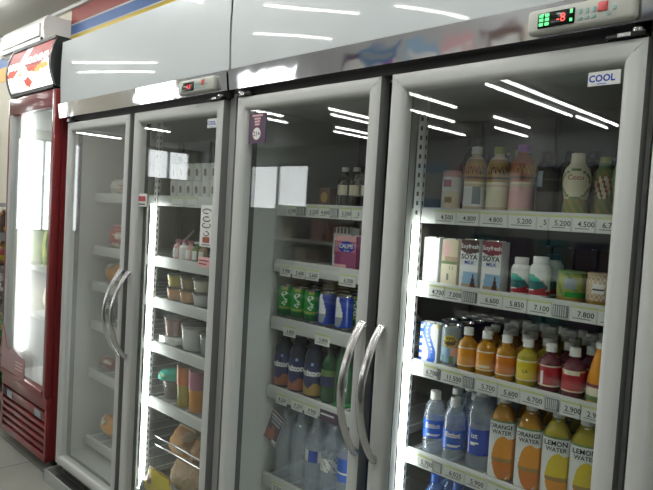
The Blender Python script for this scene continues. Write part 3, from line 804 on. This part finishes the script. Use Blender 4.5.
def art_m(c, c2):
    def f(u, v):
        if v < .30 + .08 * math.sin(u * 12): return c
        if v > .92: return 'sky' if abs(u) < .05 else c2
        return 'navy_label'
    return f
MZ = [(.85, 0), (.97, .015), (1, .05), (1, .55), (.92, .62), (.98, .70), (.80, .80), (.50, .86), (.48, .92)]
mz = [(.024, 'rust', 'navy blue drink bottle with an orange-red base, first from the left wall'), (.099, 'rust', 'navy blue drink bottle with a red-orange swirl, second from the left wall'), (.176, 'gold', 'navy blue drink bottle with a golden base, third from the left wall')]
for x, c, lb in mz:
    bottle('isotonic_bottle', lb, 'bottle', (x, .247, z), .190, .0350, 'navy', 'navy', .55, MZ, (.05, .62, art_m(c, 'navy_label'), 48, 24), [('mizone', .0285, .085, .02, 'white', .05)], rz=.55)
bottle('isotonic_bottle', 'dark bottle with pale green shoulder left of the round green label', 'bottle', (.247, .250, z), .178, .030, 'green_dark', 'ink', .5, MZ, (.3, .6, lambda u, v: 'green_soft' if v > .6 else 'navy_label', 30, 8), rz=.5)
def art_ay(u, v):
    if (u / .13) ** 2 + ((v - .5) / .2) ** 2 < 1 and math.sin(u * 60) > 0: return 'white'
    if v < .12: return 'green'
    return 'green_dark'
bottle('isotonic_bottle', 'dark green tea bottle with a bright green foot', 'bottle', (.312, .247, z), .19, .031, 'green_dark', 'green_dark', .5, MZ, (.02, .62, art_ay, 40, 20), rz=.5)
LM = 'dark blue drink bottle in the back rows under the green cans'
pm = bottle('isotonic_bottle', LM, 'bottle', (.030, .322, z), .19, .0310, 'navy', 'navy_label', .55, MZ, (.3, .6, lambda u, v: 'ink_grey' if math.sin(u * 20) > .5 else 'navy_label', 30, 6), rz=.5, group='dark blue bottles in the back rows')
for r in range(2):
    for k in range(5):
        if r or k: place_copy(pm, (.030 + .070 * k, .322 + .07 * r, z), LM)
z = .43 - .0005
LQ = 'clear water bottle among the identical ones at the foot of the left bay'
pq = bottle('water_bottle', LQ, 'bottle', (.052, .252, z), .245, .0355, 'pet', 'pet', .45, WT, None, rz=.4, group='clear water bottles at the foot of the left bay')
for r in range(3):
    for k in range(5):
        if r == 0 and k != 1: continue
        place_copy(pq, (.052 + .074 * k, .252 + .076 * r, z), LQ)
bottle('water_bottle', 'clear water bottle with a white and navy label, left bay', 'bottle', (.200, .252, z), .245, .0355, 'pet', 'pet', .45, WT, (.42, .58, lambda u, v: 'blue_deep' if abs(u) < .14 else 'white', 40, 10), rz=.5)
bottle('water_bottle', 'clear water bottle with a pale printed label, left bay', 'bottle', (.274, .252, z), .245, .0355, 'pet', 'pet', .45, WT, (.38, .56, lambda u, v: 'tag_white' if math.sin(u * 30 + v * 9) < .8 else 'ink_grey', 40, 10), rz=.5)
bottle('water_bottle', 'clear water bottle with a mid blue label and white stripe, left bay', 'bottle', (.348, .252, z), .24, .0355, 'pet', 'pet', .45, WT, (.36, .66, lambda u, v: 'white' if .30 < v < .42 else 'blue', 40, 12), rz=.5)
# tilted promo card hanging in front of the left bay
T = Matrix.Translation((.078, .168, .622)) @ Matrix.Rotation(FR(21), 4, 'Y')
cd = MB().box(-.036, .036, -.0012, .0012, -.058, .058, 'plum', .001, T=T)
for (a, b, c2, d2, mm) in ((-.028, .028, .040, .043, 'tag_white'), (-.024, .026, .026, .034, 'grey_blue'), (-.020, .024, .012, .020, 'grey_blue'), (-.030, .012, -.045, -.012, 'rust'), (-.01, .006, -.012, .004, 'rust'), (.008, .028, -.050, -.040, 'tag_white')):
    cd.box(a, b, -.0022, -.0010, c2, d2, mm, T=T)
for (a, b, c2, d2) in ((-.034, .034, .0545, .0555), (-.034, .034, -.0555, -.0545), (-.034, -.033, -.055, .055), (.033, .034, -.055, .055)): cd.box(a, b, -.0022, -.0010, c2, d2, 'tag_white', T=T)
cd.tube([(.094, .1725, .672), (.100, .180, .688)], .0015, 'silver', 5)
tag(cd.build('promo_card'), 'tilted dark purple promotional card hanging below the left bay shelf rail', 'card')

# ------------------------------------------------------------------ chilled food cooler contents
def tub(name, label, loc, R, H, content, lid='tub_clear', group=None, cat='food tub', fill=.8):
    r = empty(name, loc, 0, label, cat, group)
    MB().lathe([(R * .80, 0), (R * .84, .003), (R, H * .92), (R * 1.03, H * .93)], 'tub_clear', 24).build('body', r)
    MB().lathe([(R * .76, .004), (R * .80, .01), (R * (.80 + .14 * fill), H * fill)], content, 20).build('filling', r)
    MB().lathe([(R * 1.05, H * .93), (R * 1.05, H * .98), (R * .9, H)], lid, 24).build('lid', r)
    return r
def pouch(name, label, loc, w, d, h, m1, m2, cat='bag', rz=0., group=None, m3=None):
    root = empty(name, loc, rz, label, cat, group)
    mb = MB(); rnd = random.Random(label); ph = rnd.random() * 6
    nu, nv = 20, 12; vs = []; fs = []; ms = []
    for j in range(nv + 1):
        v = j / nv; t = math.sin(PI * min(max(v, .02), .98)) ** .5
        for i in range(nu):
            a = 2 * PI * i / nu; k = 1 + .10 * math.sin(3 * a + ph + v * 5) + .06 * math.sin(7 * a + v * 11)
            vs.append((w / 2 * math.cos(a) * k * (.80 + .2 * t), d / 2 * math.sin(a) * k * t, h * v))
    for j in range(nv):
        for i in range(nu):
            a = j * nu + i; b = j * nu + (i + 1) % nu
            fs.append((a, b, b + nu, a + nu))
            q = math.sin(i * .55 + j * .35 + ph) * math.cos(j * .6 - i * .25 + ph * 2) + .25
            ms.append(m1 if q > -.05 else m2 if q > -.4 or not m3 else m3)
    fs += [tuple(reversed(range(nu))), tuple(nv * nu + i for i in range(nu))]; ms += [m1, m1]
    mb.add(vs, fs, ms, True); mb.build('body', root)
    MB().box(-w * .40, w * .40, -.0015, .0015, h * .97, h * 1.08, m2, .0005).build('seal', root)
    return root
OX = -1.306
# top shelf right: two tiers of printed white cups
z = 1.395 - .0005
def art_cup(u, v):
    if (u / .10) ** 2 + ((v - .5) / .28) ** 2 < 1: return 'ink_grey' if math.sin(u * 50 + v * 12) > -.2 else 'tan'
    return 'white'
LCU = 'white printed cup, one of two stacked tiers in the chilled food cooler'
c0 = empty('dessert_cup', (-.645, .190, z), .4, LCU, 'cup', 'stacked white dessert cups')
MB().lathe([(.020, 0), (.021, .002)], 'white', 24).wrap(.024, .001, .062, art_cup, 48, 16, rf=lambda v: .0215 + .0035 * v).build('body', c0)
MB().lathe([(.0265, .062), (.0265, .066), (.022, .068)], 'white', 24).build('lid', c0)
for t in range(2):
    for r in range(3):
        for k in range(6):
            if t or r or k: place_copy(c0, (-.645 + .057 * k, .190 + .06 * r, z + .0685 * t), LCU)
# second: little bottles and a tray
z = 1.14 - .0005
pn = [('pale_pink', 'pink', 'small pink topped bottle, first of five on the second food shelf'), ('white', 'pink', 'small white bottle with pink cap, second of five on the second food shelf'), ('pale_pink', 'pink', 'small pink bottle in the middle of five on the second food shelf'), ('green_soft', 'white', 'small green bottle with a white cap, fourth of five on the second food shelf'), ('tan', 'green_soft', 'small tan bottle with a green cap, last of five on the second food shelf')]
for k, (a, b, lb) in enumerate(pn):
    bottle('yoghurt_bottle', lb, 'bottle', (-.60 + .046 * k, .185, z), .080, .0185, a, b, .6, FL, (.1, .55, lambda u, v: 'white' if abs(u) < .2 else a, 20, 6))
tr = MB().box(-.655, -.625, .17, .40, z, z + .004, 'tub_clear').tube([(-.652, .18, z + .01), (-.60, .26, z + .12)], .006, 'tub_clear', 8).tube([(-.60, .22, z + .01), (-.53, .30, z + .115)], .006, 'tub_clear', 8)
tag(tr.build('straw_tray'), 'clear tray with two slanting clear tubes behind the small pink bottles', 'tray')
pouch('fruit_bag', 'dark red fruit bag behind the slanting tubes', (-.55, .40, z), .12, .08, .10, 'wine', 'brown')
# third: tubs
z = .966 - .0005
for (x, zz, c, lb) in ((-.615, 0, 'peach', 'peach coloured tub under the yellow one'), (-.615, .056, 'yellow', 'yellow tub stacked on a peach one'), (-.515, 0, 'peach', 'peach coloured tub in the middle of the tub shelf'), (-.515, .056, 'gold', 'golden brown tub stacked on a peach one'), (-.42, 0, 'white', 'white tub at the door side of the tub shelf'), (-.42, .056, 'cream', 'cream tub stacked on the white one')):
    tub('food_tub', lb, (x, .198, z + zz), .045, .055, c)
# fourth
z = .778 - .0005
tub('food_tub', 'red-brown sauce tub on a flat white tray', (-.61, .20, z + .036), .052, .085, 'rust')
tag(MB().box(-.668, -.545, .152, .30, z, z + .006, 'tub_clear').box(-.668, -.545, .152, .156, z, z + .034, 'tub_clear').box(-.668, -.545, .296, .30, z, z + .034, 'tub_clear').box(-.66, -.553, .16, .292, z + .006, z + .033, 'white', .004).build('food_tray'), 'flat tray of white tofu under the red-brown sauce tub', 'tray')
tub('food_tub', 'milky white tub beside the red-brown sauce tub', (-.485, .208, z), .055, .11, 'white')
tub('food_tub', 'milky tub half hidden by the door frame, fourth food shelf', (-.37, .208, z), .045, .09, 'grey_blue')
# fifth
z = .54 - .0005
r = empty('covered_bowl', (-.640, .214, z), 0, 'clear bowl of brown food with a bright teal lid', 'bowl')
MB().lathe([(.030, 0), (.033, .003), (.048, .085), (.050, .088)], 'tub_clear', 24).build('body', r)
MB().lathe([(.029, .006), (.044, .075)], 'brown', 20).build('filling', r)
MB().lathe([(.062, .088), (.062, .098), (.052, .114), (.020, .122)], 'teal', 28).tube([(-.035, -.048, .104), (0, -.058, .1035), (.035, -.048, .104)], .003, 'lime', 6).build('lid', r)
def jar(lb, x, hh, c1, c2, y=.2):
    r = empty('juice_jar', (x, y, z), .3, lb, 'jar')
    R = .038
    MB().lathe([(R * .80, 0), (R * .84, .003), (R * .92, hh * .45), (R * 1.0, hh * .52), (R * 1.04, hh * .94)], [c2, c2, c2, c1], 24).build('body', r)
    MB().lathe([(R * 1.08, hh * .94), (R * 1.08, hh * .97), (R * .9, hh)], 'tub_clear', 24).build('lid', r)
jar('tall jar, orange above yellow, beside the teal-lidded bowl', -.518, .175, 'orange_deep', 'lemon_liq')
jar('tall jar, red-pink above yellow, nearest the door frame', -.430, .175, 'pink', 'orange')
jar('orange jar standing behind the teal-lidded bowl', -.560, .185, 'orange', 'amber', .30)
# wire basket shelf, bread, noodles, packets
z = .131
bk = empty('wire_basket', (-.50, .16, z), 0, 'grey wire basket holding bread under the jar shelf', 'basket')
w = MB()
for zz in (0.235, .200, .002):
    w.tube([(-.17, 0, zz + .01), (.17, 0, zz - .0 + .01)], .003, 'silver', 6).tube([(-.17, .35, zz + .01), (.17, .35, zz + .01)], .003, 'silver', 6)
for k in range(5): w.tube([(-.168 + .084 * k, 0, .012), (-.168 + .084 * k, 0, .245)], .001, 'silver', 5); w.tube([(-.168 + .084 * k, 0, .012), (-.168 + .084 * k, .35, .012)], .0014, 'silver', 5)
w.build('wires', bk)
pouch('bread_bag', 'bag of golden bread rolls in the wire basket, left', (-.590, .27, z + .152), .15, .14, .12, 'bread', 'tan')
pouch('bread_bag', 'bag of brown bread rolls in the wire basket, nearer the door', (-.440, .27, z + .152), .13, .14, .125, 'bread', 'brown')
pouch('noodle_bag', 'wide bag of dry straw coloured noodles beneath the bread', (-.515, .26, z + .016), .29, .16, .125, 'straw', 'tan')
z = .131
pouch('snack_packet', 'bright yellow snack packet with red print at the cooler foot', (-.565, .122, z), .19, .035, .125, 'yellow', 'gold', 'packet', m3='red')
pouch('snack_packet', 'silver and white packet at the cooler foot beside the yellow one', (-.41, .122, z), .10, .03, .075, 'white', 'silver', 'packet')
pouch('snack_packet', 'pale teal packet at the left of the yellow snack packet', (-.675, .115, z), .02, .03, .06, 'grey_blue', 'white', 'packet')
# left bay of the chilled food cooler
for (x, zz, w_, h_, a, b, lb) in ((-1.19, 1.14, .13, .10, 'red', 'pale_pink', 'bag of red apples, left bay of the chilled food cooler'), (-1.20, .966, .14, .09, 'orange', 'gold', 'bag of oranges on the shelf under the red apples'), (-1.19, .775, .13, .10, 'navy', 'grey_blue', 'dark blue and white bag under the bag of oranges'),
                                  (-1.21, .535, .13, .06, 'wine', 'tan', 'low dark red bag behind the lower orange packet'), (-1.20, .37, .14, .11, 'orange', 'bread', 'orange food packet below the dark red bag'), (-1.18, .215, .14, .09, 'orange', 'bread', 'lowest orange food packet in the left bay'),
                                  (-1.19, 1.395, .12, .07, 'tag_white', 'pale_pink', 'white and pink packet on the top shelf of the left bay'),
                                  (-1.04, 1.14, .12, .10, 'wine', 'pale_pink', 'dark red packet right of the red apples'), (-1.04, .966, .12, .09, 'gold', 'cream', 'golden packet right of the bag of oranges'), (-1.04, .775, .12, .09, 'grey_blue', 'white', 'grey-blue packet right of the dark blue bag')):
    yy = .205
    if zz == .37: zz = .536; yy = .33; h_ = .08
    pouch('food_bag', lb, (x, yy + .01, zz + .001), w_, .08, h_, a, b, m3='cream')

# ------------------------------------------------------------------ red fridge
rf = empty('red_fridge', (-1.735, 0, 0), label='red glass-door beverage fridge with a curved lit sign on top', cat='fridge')
x0, x1 = -.298, .330
c = MB()
c.box(x0, x0 + .03, .02, .62, .06, 1.90, 'red_metal').box(x1 - .03, x1, .02, .62, .06, 1.90, 'red_metal').box(x0 + .03, x1 - .03, .59, .62, .06, 1.90, 'red_metal')
c.box(x0 + .03, x1 - .03, .02, .59, 1.86, 1.90, 'red_metal').box(x0 + .03, x1 - .03, .02, .59, .34, .38, 'red_metal').box(x0, x1, .02, .6, .05, .06, 'black_plastic')
c.build('cabinet', rf)
MB().box(x0 + .03, x0 + .045, .03, .585, .38, 1.86, 'white').box(x1 - .045, x1 - .03, .03, .585, .38, 1.86, 'white').box(x0 + .045, x1 - .045, .57, .585, .38, 1.86, 'white').box(x0 + .045, x1 - .045, .03, .57, .38, .39, 'white').box(x0 + .045, x1 - .045, .03, .57, 1.85, 1.86, 'white').build('liner', rf)
MB().tube([(x0 + .065, .07, .50), (x0 + .065, .07, 1.82)], .010, 'tube', 8).build('lamp_tube', rf)
d = MB().box(x0, x0 + .016, -.02, .018, .38, 1.885, 'red_metal', .002).box(x1 - .034, x1, -.02, .018, .38, 1.885, 'red_metal', .003)
d.box(x0 + .016, x1 - .034, -.02, .018, 1.80, 1.885, 'red_metal', .003).box(x0 + .016, x1 - .034, -.024, .018, .38, .408, 'red_metal', .003)
d.box(x0 + .016, x0 + .060, -.018, .018, .408, 1.80, 'cab_inner', .003)
dd = d.build('door', rf)
MB().box(x0 + .060, x1 - .034, .0, .012, .408, 1.80, 'glass').build('glass_pane', dd)
st = MB()
st.grid(lambda u, v: (x0 + .055 + .33 * u, -.0205 - .0 * v, .478 + .16 * v), 40, 24, lambda u, v: 'red_metal' if (v < .45 + .1 * math.sin(u * 3) and not (abs(v - .30 + .1 * u) < .03 and .5 < u < .9)) or (u < .18 and v < .8) else ('tag_white' if v < .5 + .1 * math.sin(u * 3) else 'red'))
st = MB()
pts = [(x0 + .020, .410), (x0 + .36, .410), (x0 + .36, .50), (x0 + .345, .515), (x0 + .16, .545), (x0 + .13, .52), (x0 + .09, .54), (x0 + .06, .60), (x0 + .020, .66)]
st.add([(x, -.0215, zz) for x, zz in pts] + [(x, -.0190, zz) for x, zz in pts], [list(range(9)), list(reversed(range(9, 18)))] + [[i, (i + 1) % 9, (i + 1) % 9 + 9, i + 9] for i in range(9)], 'red_metal')
for k in range(3): st.box(x0 + .23, x0 + .33, -.0225, -.021, .480 - k * .018, .485 - k * .018, 'pale_pink')
tag(st.build('sticker', dd), 'red corner sticker with pale lines')
gr = MB().box(x0, x1, -.012, .02, .315, .375, 'red_metal', .006)
gr.box(x0 + .01, x1 - .01, .012, .02, .06, .315, 'red_dark')
gr.box(x0, x0 + .02, -.008, .02, .06, .315, 'red_metal', .003).box(x1 - .02, x1, -.008, .02, .06, .315, 'red_metal', .003).box(x0, x1, -.008, .02, .055, .075, 'red_metal', .003)
gr.box(x0 + .02, x1 - .02, -.006, .02, .255, .300, 'red_metal', .003)
for k in range(5): gr.box(x0 + .02, x1 - .02, -.008, .014, .218 - k * .037, .238 - k * .037, 'red_metal', .003)
go = gr.build('grille', rf)
MB().box(x0 + .03, x0 + .08, -.010, -.005, .258, .297, 'slot').build('switch', go)
MB().box(x0 + .085, x0 + .16, -.009, -.005, .258, .294, 'grey_blue').build('rating_plate', go)
MB().box(x1 - .15, x1 - .07, -.009, -.005, .258, .294, 'grey_blue', .001).build('badge_plate', go)
# curved sign
mat('sign_white', (.95, .95, .92), emit=1.35, ecol=(1, .98, .93)); mat('sign_pink', (.4, .12, .12), emit=.22, ecol=(.75, .25, .25)); mat('sign_red', (.7, .1, .08), emit=.55, ecol=(.9, .22, .14)); mat('sign_orange', (.9, .4, .1), emit=.8, ecol=(1, .5, .18)); mat('sign_grey', (.6, .6, .6), emit=.45, ecol=(.85, .86, .84))
def sp(v):
    return (-.004 - .040 * math.sin(PI * (.10 + .80 * v)), 1.900 + .225 * v)
sg = MB()
def sart(u, v):
    if .26 < u + (1 - v) * .22 - .10 < .42 and v > .45: return 'sign_grey'
    edge = .56 + .05 * math.sin(u * 7) + .02 * math.sin(u * 23)
    if v > edge:
        if .60 < v < .70 and u < .28 and math.sin(u * 70 + math.sin(v * 60)) > -.5: return 'sign_white'
        if .60 < v < .76 and .44 < u < .96 and math.sin(u * 52 + math.sin(v * 50) * 1.5) > -.45: return 'sign_white'
        return 'sign_pink'
    for (cx_, cz_, rx, rz_, mm) in ((.47, .20, .09, .10, 'sign_red'), (.60, .50, .11, .10, 'sign_red'), (.84, .46, .15, .07, 'sign_orange'), (.72, .44, .10, .08, 'sign_orange'), (.10, .46, .11, .09, 'sign_red'), (.22, .50, .08, .04, 'sign_pink'), (.30, .40, .06, .03, 'sign_orange')):
        if ((u - cx_) / rx) ** 2 + ((v - cz_) / rz_) ** 2 < 1 + .3 * math.sin(u * 60 + v * 33): return mm
    if v < .07 and u < .2: return 'sign_grey'
    return 'sign_white'
sg.grid(lambda u, v: (x0 + .035 + (x1 - x0 - .060) * u, sp(v)[0], sp(v)[1]), 84, 44, sart)
sg.build('sign_face', rf)
n = 15; prof = [(sp(k / (n - 1))[0] - .004, sp(k / (n - 1))[1]) for k in range(n)] + [(.16, 2.14), (.16, 1.90)]
fr = MB(); m_ = len(prof)
for (xa, xb) in ((x0 + .015, x0 + .035), (x1 - .025, x1 - .003)):
    fr.add([(xa, y, zz) for y, zz in prof] + [(xb, y, zz) for y, zz in prof], [list(reversed(range(m_))), list(range(m_, 2 * m_))] + [[i, (i + 1) % m_, (i + 1) % m_ + m_, i + m_] for i in range(m_)], 'black_plastic')
fr.box(x0 + .035, x1 - .025, -.024, .16, 1.890, 1.908, 'black_plastic').box(x0 + .035, x1 - .025, -.02, .16, 2.128, 2.14, 'black_plastic').box(x0 + .035, x1 - .025, .15, .16, 1.9, 2.13, 'black_plastic')
fr.build('sign_frame', rf)
for (xx, yy) in ((x0 + .05, .07), (x1 - .05, .07), (x0 + .05, .55), (x1 - .05, .55)):
    MB().tube([(xx - .012, yy, .025), (xx + .012, yy, .025)], .025, 'black_plastic', 14).build('caster', rf)
for zz in (.72, .98, 1.24, 1.5):
    s = MB().box(x0 + .05, x1 - .05, .10, .56, zz - .012, zz, 'white').box(x0 + .05, x1 - .05, .09, .10, zz - .02, zz + .006, 'white'); s.build('shelf', rf)
for k in range(5):
    pouch('tea_pack', ['pale green drink pouch by the lamp side in the red fridge', 'second pale green drink pouch in the red fridge', 'pale green drink pouch in the middle of the red fridge', 'fourth pale green drink pouch in the red fridge', 'pale green drink pouch at the hinge side of the red fridge'][k], (-1.925 + .095 * k, .17, .982), .085, .05, .19, 'lime', 'green_soft', 'pouch')
for k in range(4): pouch('tea_pack', ['pinkish pouch low in the red fridge by the lamp', 'second pinkish pouch low in the red fridge', 'third pinkish pouch low in the red fridge', 'last pinkish pouch low in the red fridge'][k], (-1.93 + .11 * k, .19, .722), .09, .05, .14, 'beige_milk', 'pale_pink', 'pouch')
for k in range(4):
    bottle('drink_bottle', ['blue-grey bottle high in the red fridge by the lamp', 'second blue-grey bottle high in the red fridge', 'third blue-grey bottle high in the red fridge', 'last blue-grey bottle high in the red fridge'][k], 'bottle', (-1.93 + .11 * k, .19, 1.242), .19, .035, 'grey_blue', 'navy', .4)

# ------------------------------------------------------------------ snack rack at the far left
rk = empty('snack_rack', (-2.62, .32, 0), label='black snack rack left of the red fridge', cat='rack')
f = MB()
for sx in (-.32, .32):
    for sy_ in (-.2, .2): f.box(sx - .012, sx + .012, sy_ - .012, sy_ + .012, 0, 1.30, 'black_plastic')
f.box(-.33, .33, -.21, .21, 1.29, 1.31, 'black_plastic'); f.build('frame', rk)
for zz in (.12, .40, .66, .90, 1.10): MB().box(-.32, .32, -.21, .21, zz - .02, zz, 'black_plastic').box(-.32, .32, -.215, -.208, zz - .02, zz + .03, 'red_metal' if zz in (.12, .40) else 'black_plastic').build('shelf', rk)
cols = [('green_dark', 'green', 'green'), ('red', 'yellow', 'red'), ('green', 'lime', 'bright green'), ('brown', 'orange', 'brown and orange'), ('tag_white', 'ink_grey', 'white')]
for j, zz in enumerate((.12, .40, .66, .90, 1.10)):
    for k in range(3):
        a, b, nm_ = cols[(j * 2 + k) % 5]
        pouch('snack_bag', '%s snack bag, %s, %s shelf of the black rack' % (nm_, ('left', 'middle', 'next to the red fridge')[k], ('lowest', 'second', 'third', 'fourth', 'top')[j]), (-2.82 + .2 * k, .24, zz + .001), .17, .08, .155, a, b, 'snack bag')

# ------------------------------------------------------------------ shop behind the camera (seen mirrored in the glass)
mat('goods_mix', (.35, .25, .2), .6, var=.9, vscale=14)
def gondola(x, y, lab_, w=2.2, h=1.45):
    g = empty('gondola_shelf', (x, y, 0), label=lab_, cat='shelving')
    MB().box(-w / 2, w / 2, -.02, .02, 0, h, 'cab_outer').box(-w / 2, w / 2, -.3, .3, 0, .1, 'cab_dark').box(-w / 2 - .02, -w / 2, -.3, .3, 0, h, 'cab_outer').box(w / 2, w / 2 + .02, -.3, .3, 0, h, 'cab_outer').build('frame', g)
    for zz in (.42, .74, 1.06):
        MB().box(-w / 2, w / 2, .02, .3, zz - .02, zz, 'shelf_grey').box(-w / 2, w / 2, .3, .305, zz - .03, zz + .01, 'tag_white').build('shelf', g)
    return g
_g1 = gondola(-2.9, -3.9, 'grey gondola shelving across the aisle, mirrored dimly in the left cooler doors')
_g2 = gondola(1.1, -2.75, 'out-of-view grey gondola shelving set close to shade the lower drinks cooler doors, mirrored dimly there', 3.6, 1.6)  # placed near and made tall to block light from the lower right doors
pk2 = None
for gx_, gy_, gn in ((-2.9, -3.9, 'left'), (.4, -2.75, 'right')):
    for zi, zz in enumerate((.42, .74, 1.06)):
        for k in range(9):
            cc = (['tag_white', 'plum', 'tan', 'pale_pink', 'brown', 'rust', 'cream', 'brown', 'tan'] if gn == 'left' else ['brown', 'plum', 'navy', 'teal_dark', 'brown', 'navy', 'plum', 'brown', 'teal_dark'])[(k * 2 + zi * 4) % 9]
            o = carton('goods_box', '%s goods box number of its colour on the %s gondola' % (cc, gn), (gx_ - 1.0 + .245 * k, gy_ + .14, zz + .001), .17, .10, .22, one(cc), one(cc), nu=1, nv=1, top=cc, cat='box')
            o.rotation_euler.z = PI
            nice = {'tag_white': 'white', 'pale_pink': 'pale pink', 'sky': 'sky blue', 'rust': 'rust red', 'plum': 'dark plum', 'teal_dark': 'dark teal', 'navy': 'navy blue'}.get(cc, cc)
            o['label'] = '%s goods box on the %s gondola, mirrored in the chrome header strip' % (nice, gn); o['group'] = '%s goods boxes on the %s gondola' % (nice, gn)
sgn = MB().box(-3.9, -3.3, -5.22, -5.18, 1.98, 2.22, 'poster_sky').box(-3.83, -3.37, -5.181, -5.176, 2.05, 2.15, 'grey_blue').tube([(-3.6, -5.2, 2.22), (-3.6, -5.2, CZ)], .008, 'silver', 6)
tag(sgn.build('hanging_sign'), 'blue hanging aisle sign, mirrored in the left pane of the drinks cooler', 'sign')
for k, (cc, cn, xx, ww) in enumerate((('plum', 'dark purple', -6.6, .7), ('tag_white', 'plain white', -5.8, .5), ('sky', 'sky blue', -5.1, .7), ('pale_pink', 'pale pink', -4.3, .5), ('brown', 'brown', -3.6, .6), ('cream', 'cream', -2.95, .45), ('grey_blue', 'grey-blue', 2.3, .8))):
    tag(MB().box(xx, xx + ww, YF + .002, YF + .015, 1.25, 2.35, cc).box(xx + .06, xx + ww - .06, YF + .015, YF + .018, 1.75, 2.2, 'tag_white' if cc != 'tag_white' else 'purple').build('wall_poster'), '%s poster on the far shop wall, mirrored in the chrome strip' % cn, 'poster')
wk = MB().box(-2.6, 1.9, YF + .002, YF + .38, 0, 2.25, 'poster_dark')
for k in range(6): wk.box(-2.6, 1.9, YF + .38, YF + .40, .3 + .35 * k, .33 + .35 * k, 'ink_grey')
wk.box(-2.6, 1.9, YF + .002, YF + .42, 2.25, 2.30, 'grey_blue')
tag(wk.build('wall_shelving'), 'tall dark wall shelving across the shop, mirrored in the right glass door', 'shelving')

# ------------------------------------------------------------------ world, camera, view
w = bpy.data.worlds.new('daylight'); sc.world = w; w.use_nodes = True
bg = w.node_tree.nodes['Background']; bg.inputs['Color'].default_value = (.97, .985, 1, 1); bg.inputs['Strength'].default_value = 5.5

cam = bpy.data.cameras.new('camera'); co = bpy.data.objects.new('camera', cam); col.objects.link(co)
yaw, pitch, roll, fpx = 0.773808429, -0.0480792684, 0.0584411207, 617.4001184
fw_ = Vector((-math.sin(yaw) * math.cos(pitch), math.cos(yaw) * math.cos(pitch), math.sin(pitch)))
rg = Vector((math.cos(yaw), math.sin(yaw), 0)); up = rg.cross(fw_)
r2 = rg * math.cos(roll) + up * math.sin(roll); u2 = -rg * math.sin(roll) + up * math.cos(roll)
mw = Matrix((( r2.x, u2.x, -fw_.x, 1.62779), (r2.y, u2.y, -fw_.y, -1.21608), (r2.z, u2.z, -fw_.z, 1.35542), (0, 0, 0, 1)))
co.matrix_world = mw
cam.sensor_width = 36; cam.lens = fpx / 653 * 36; cam.clip_start = .02
sc.camera = co
sc.view_settings.view_transform = 'Standard'; sc.view_settings.look = 'None'; sc.view_settings.gamma = 1; sc.view_settings.use_curve_mapping = False
sc.view_settings.exposure = 0.0
sc.cycles.max_bounces = 10; sc.cycles.diffuse_bounces = 5; sc.cycles.glossy_bounces = 5; sc.cycles.transparent_max_bounces = 24
sc.cycles.use_denoising = True; sc.cycles.caustics_reflective = False; sc.cycles.caustics_refractive = False
sc.cycles.sample_clamp_indirect = 4
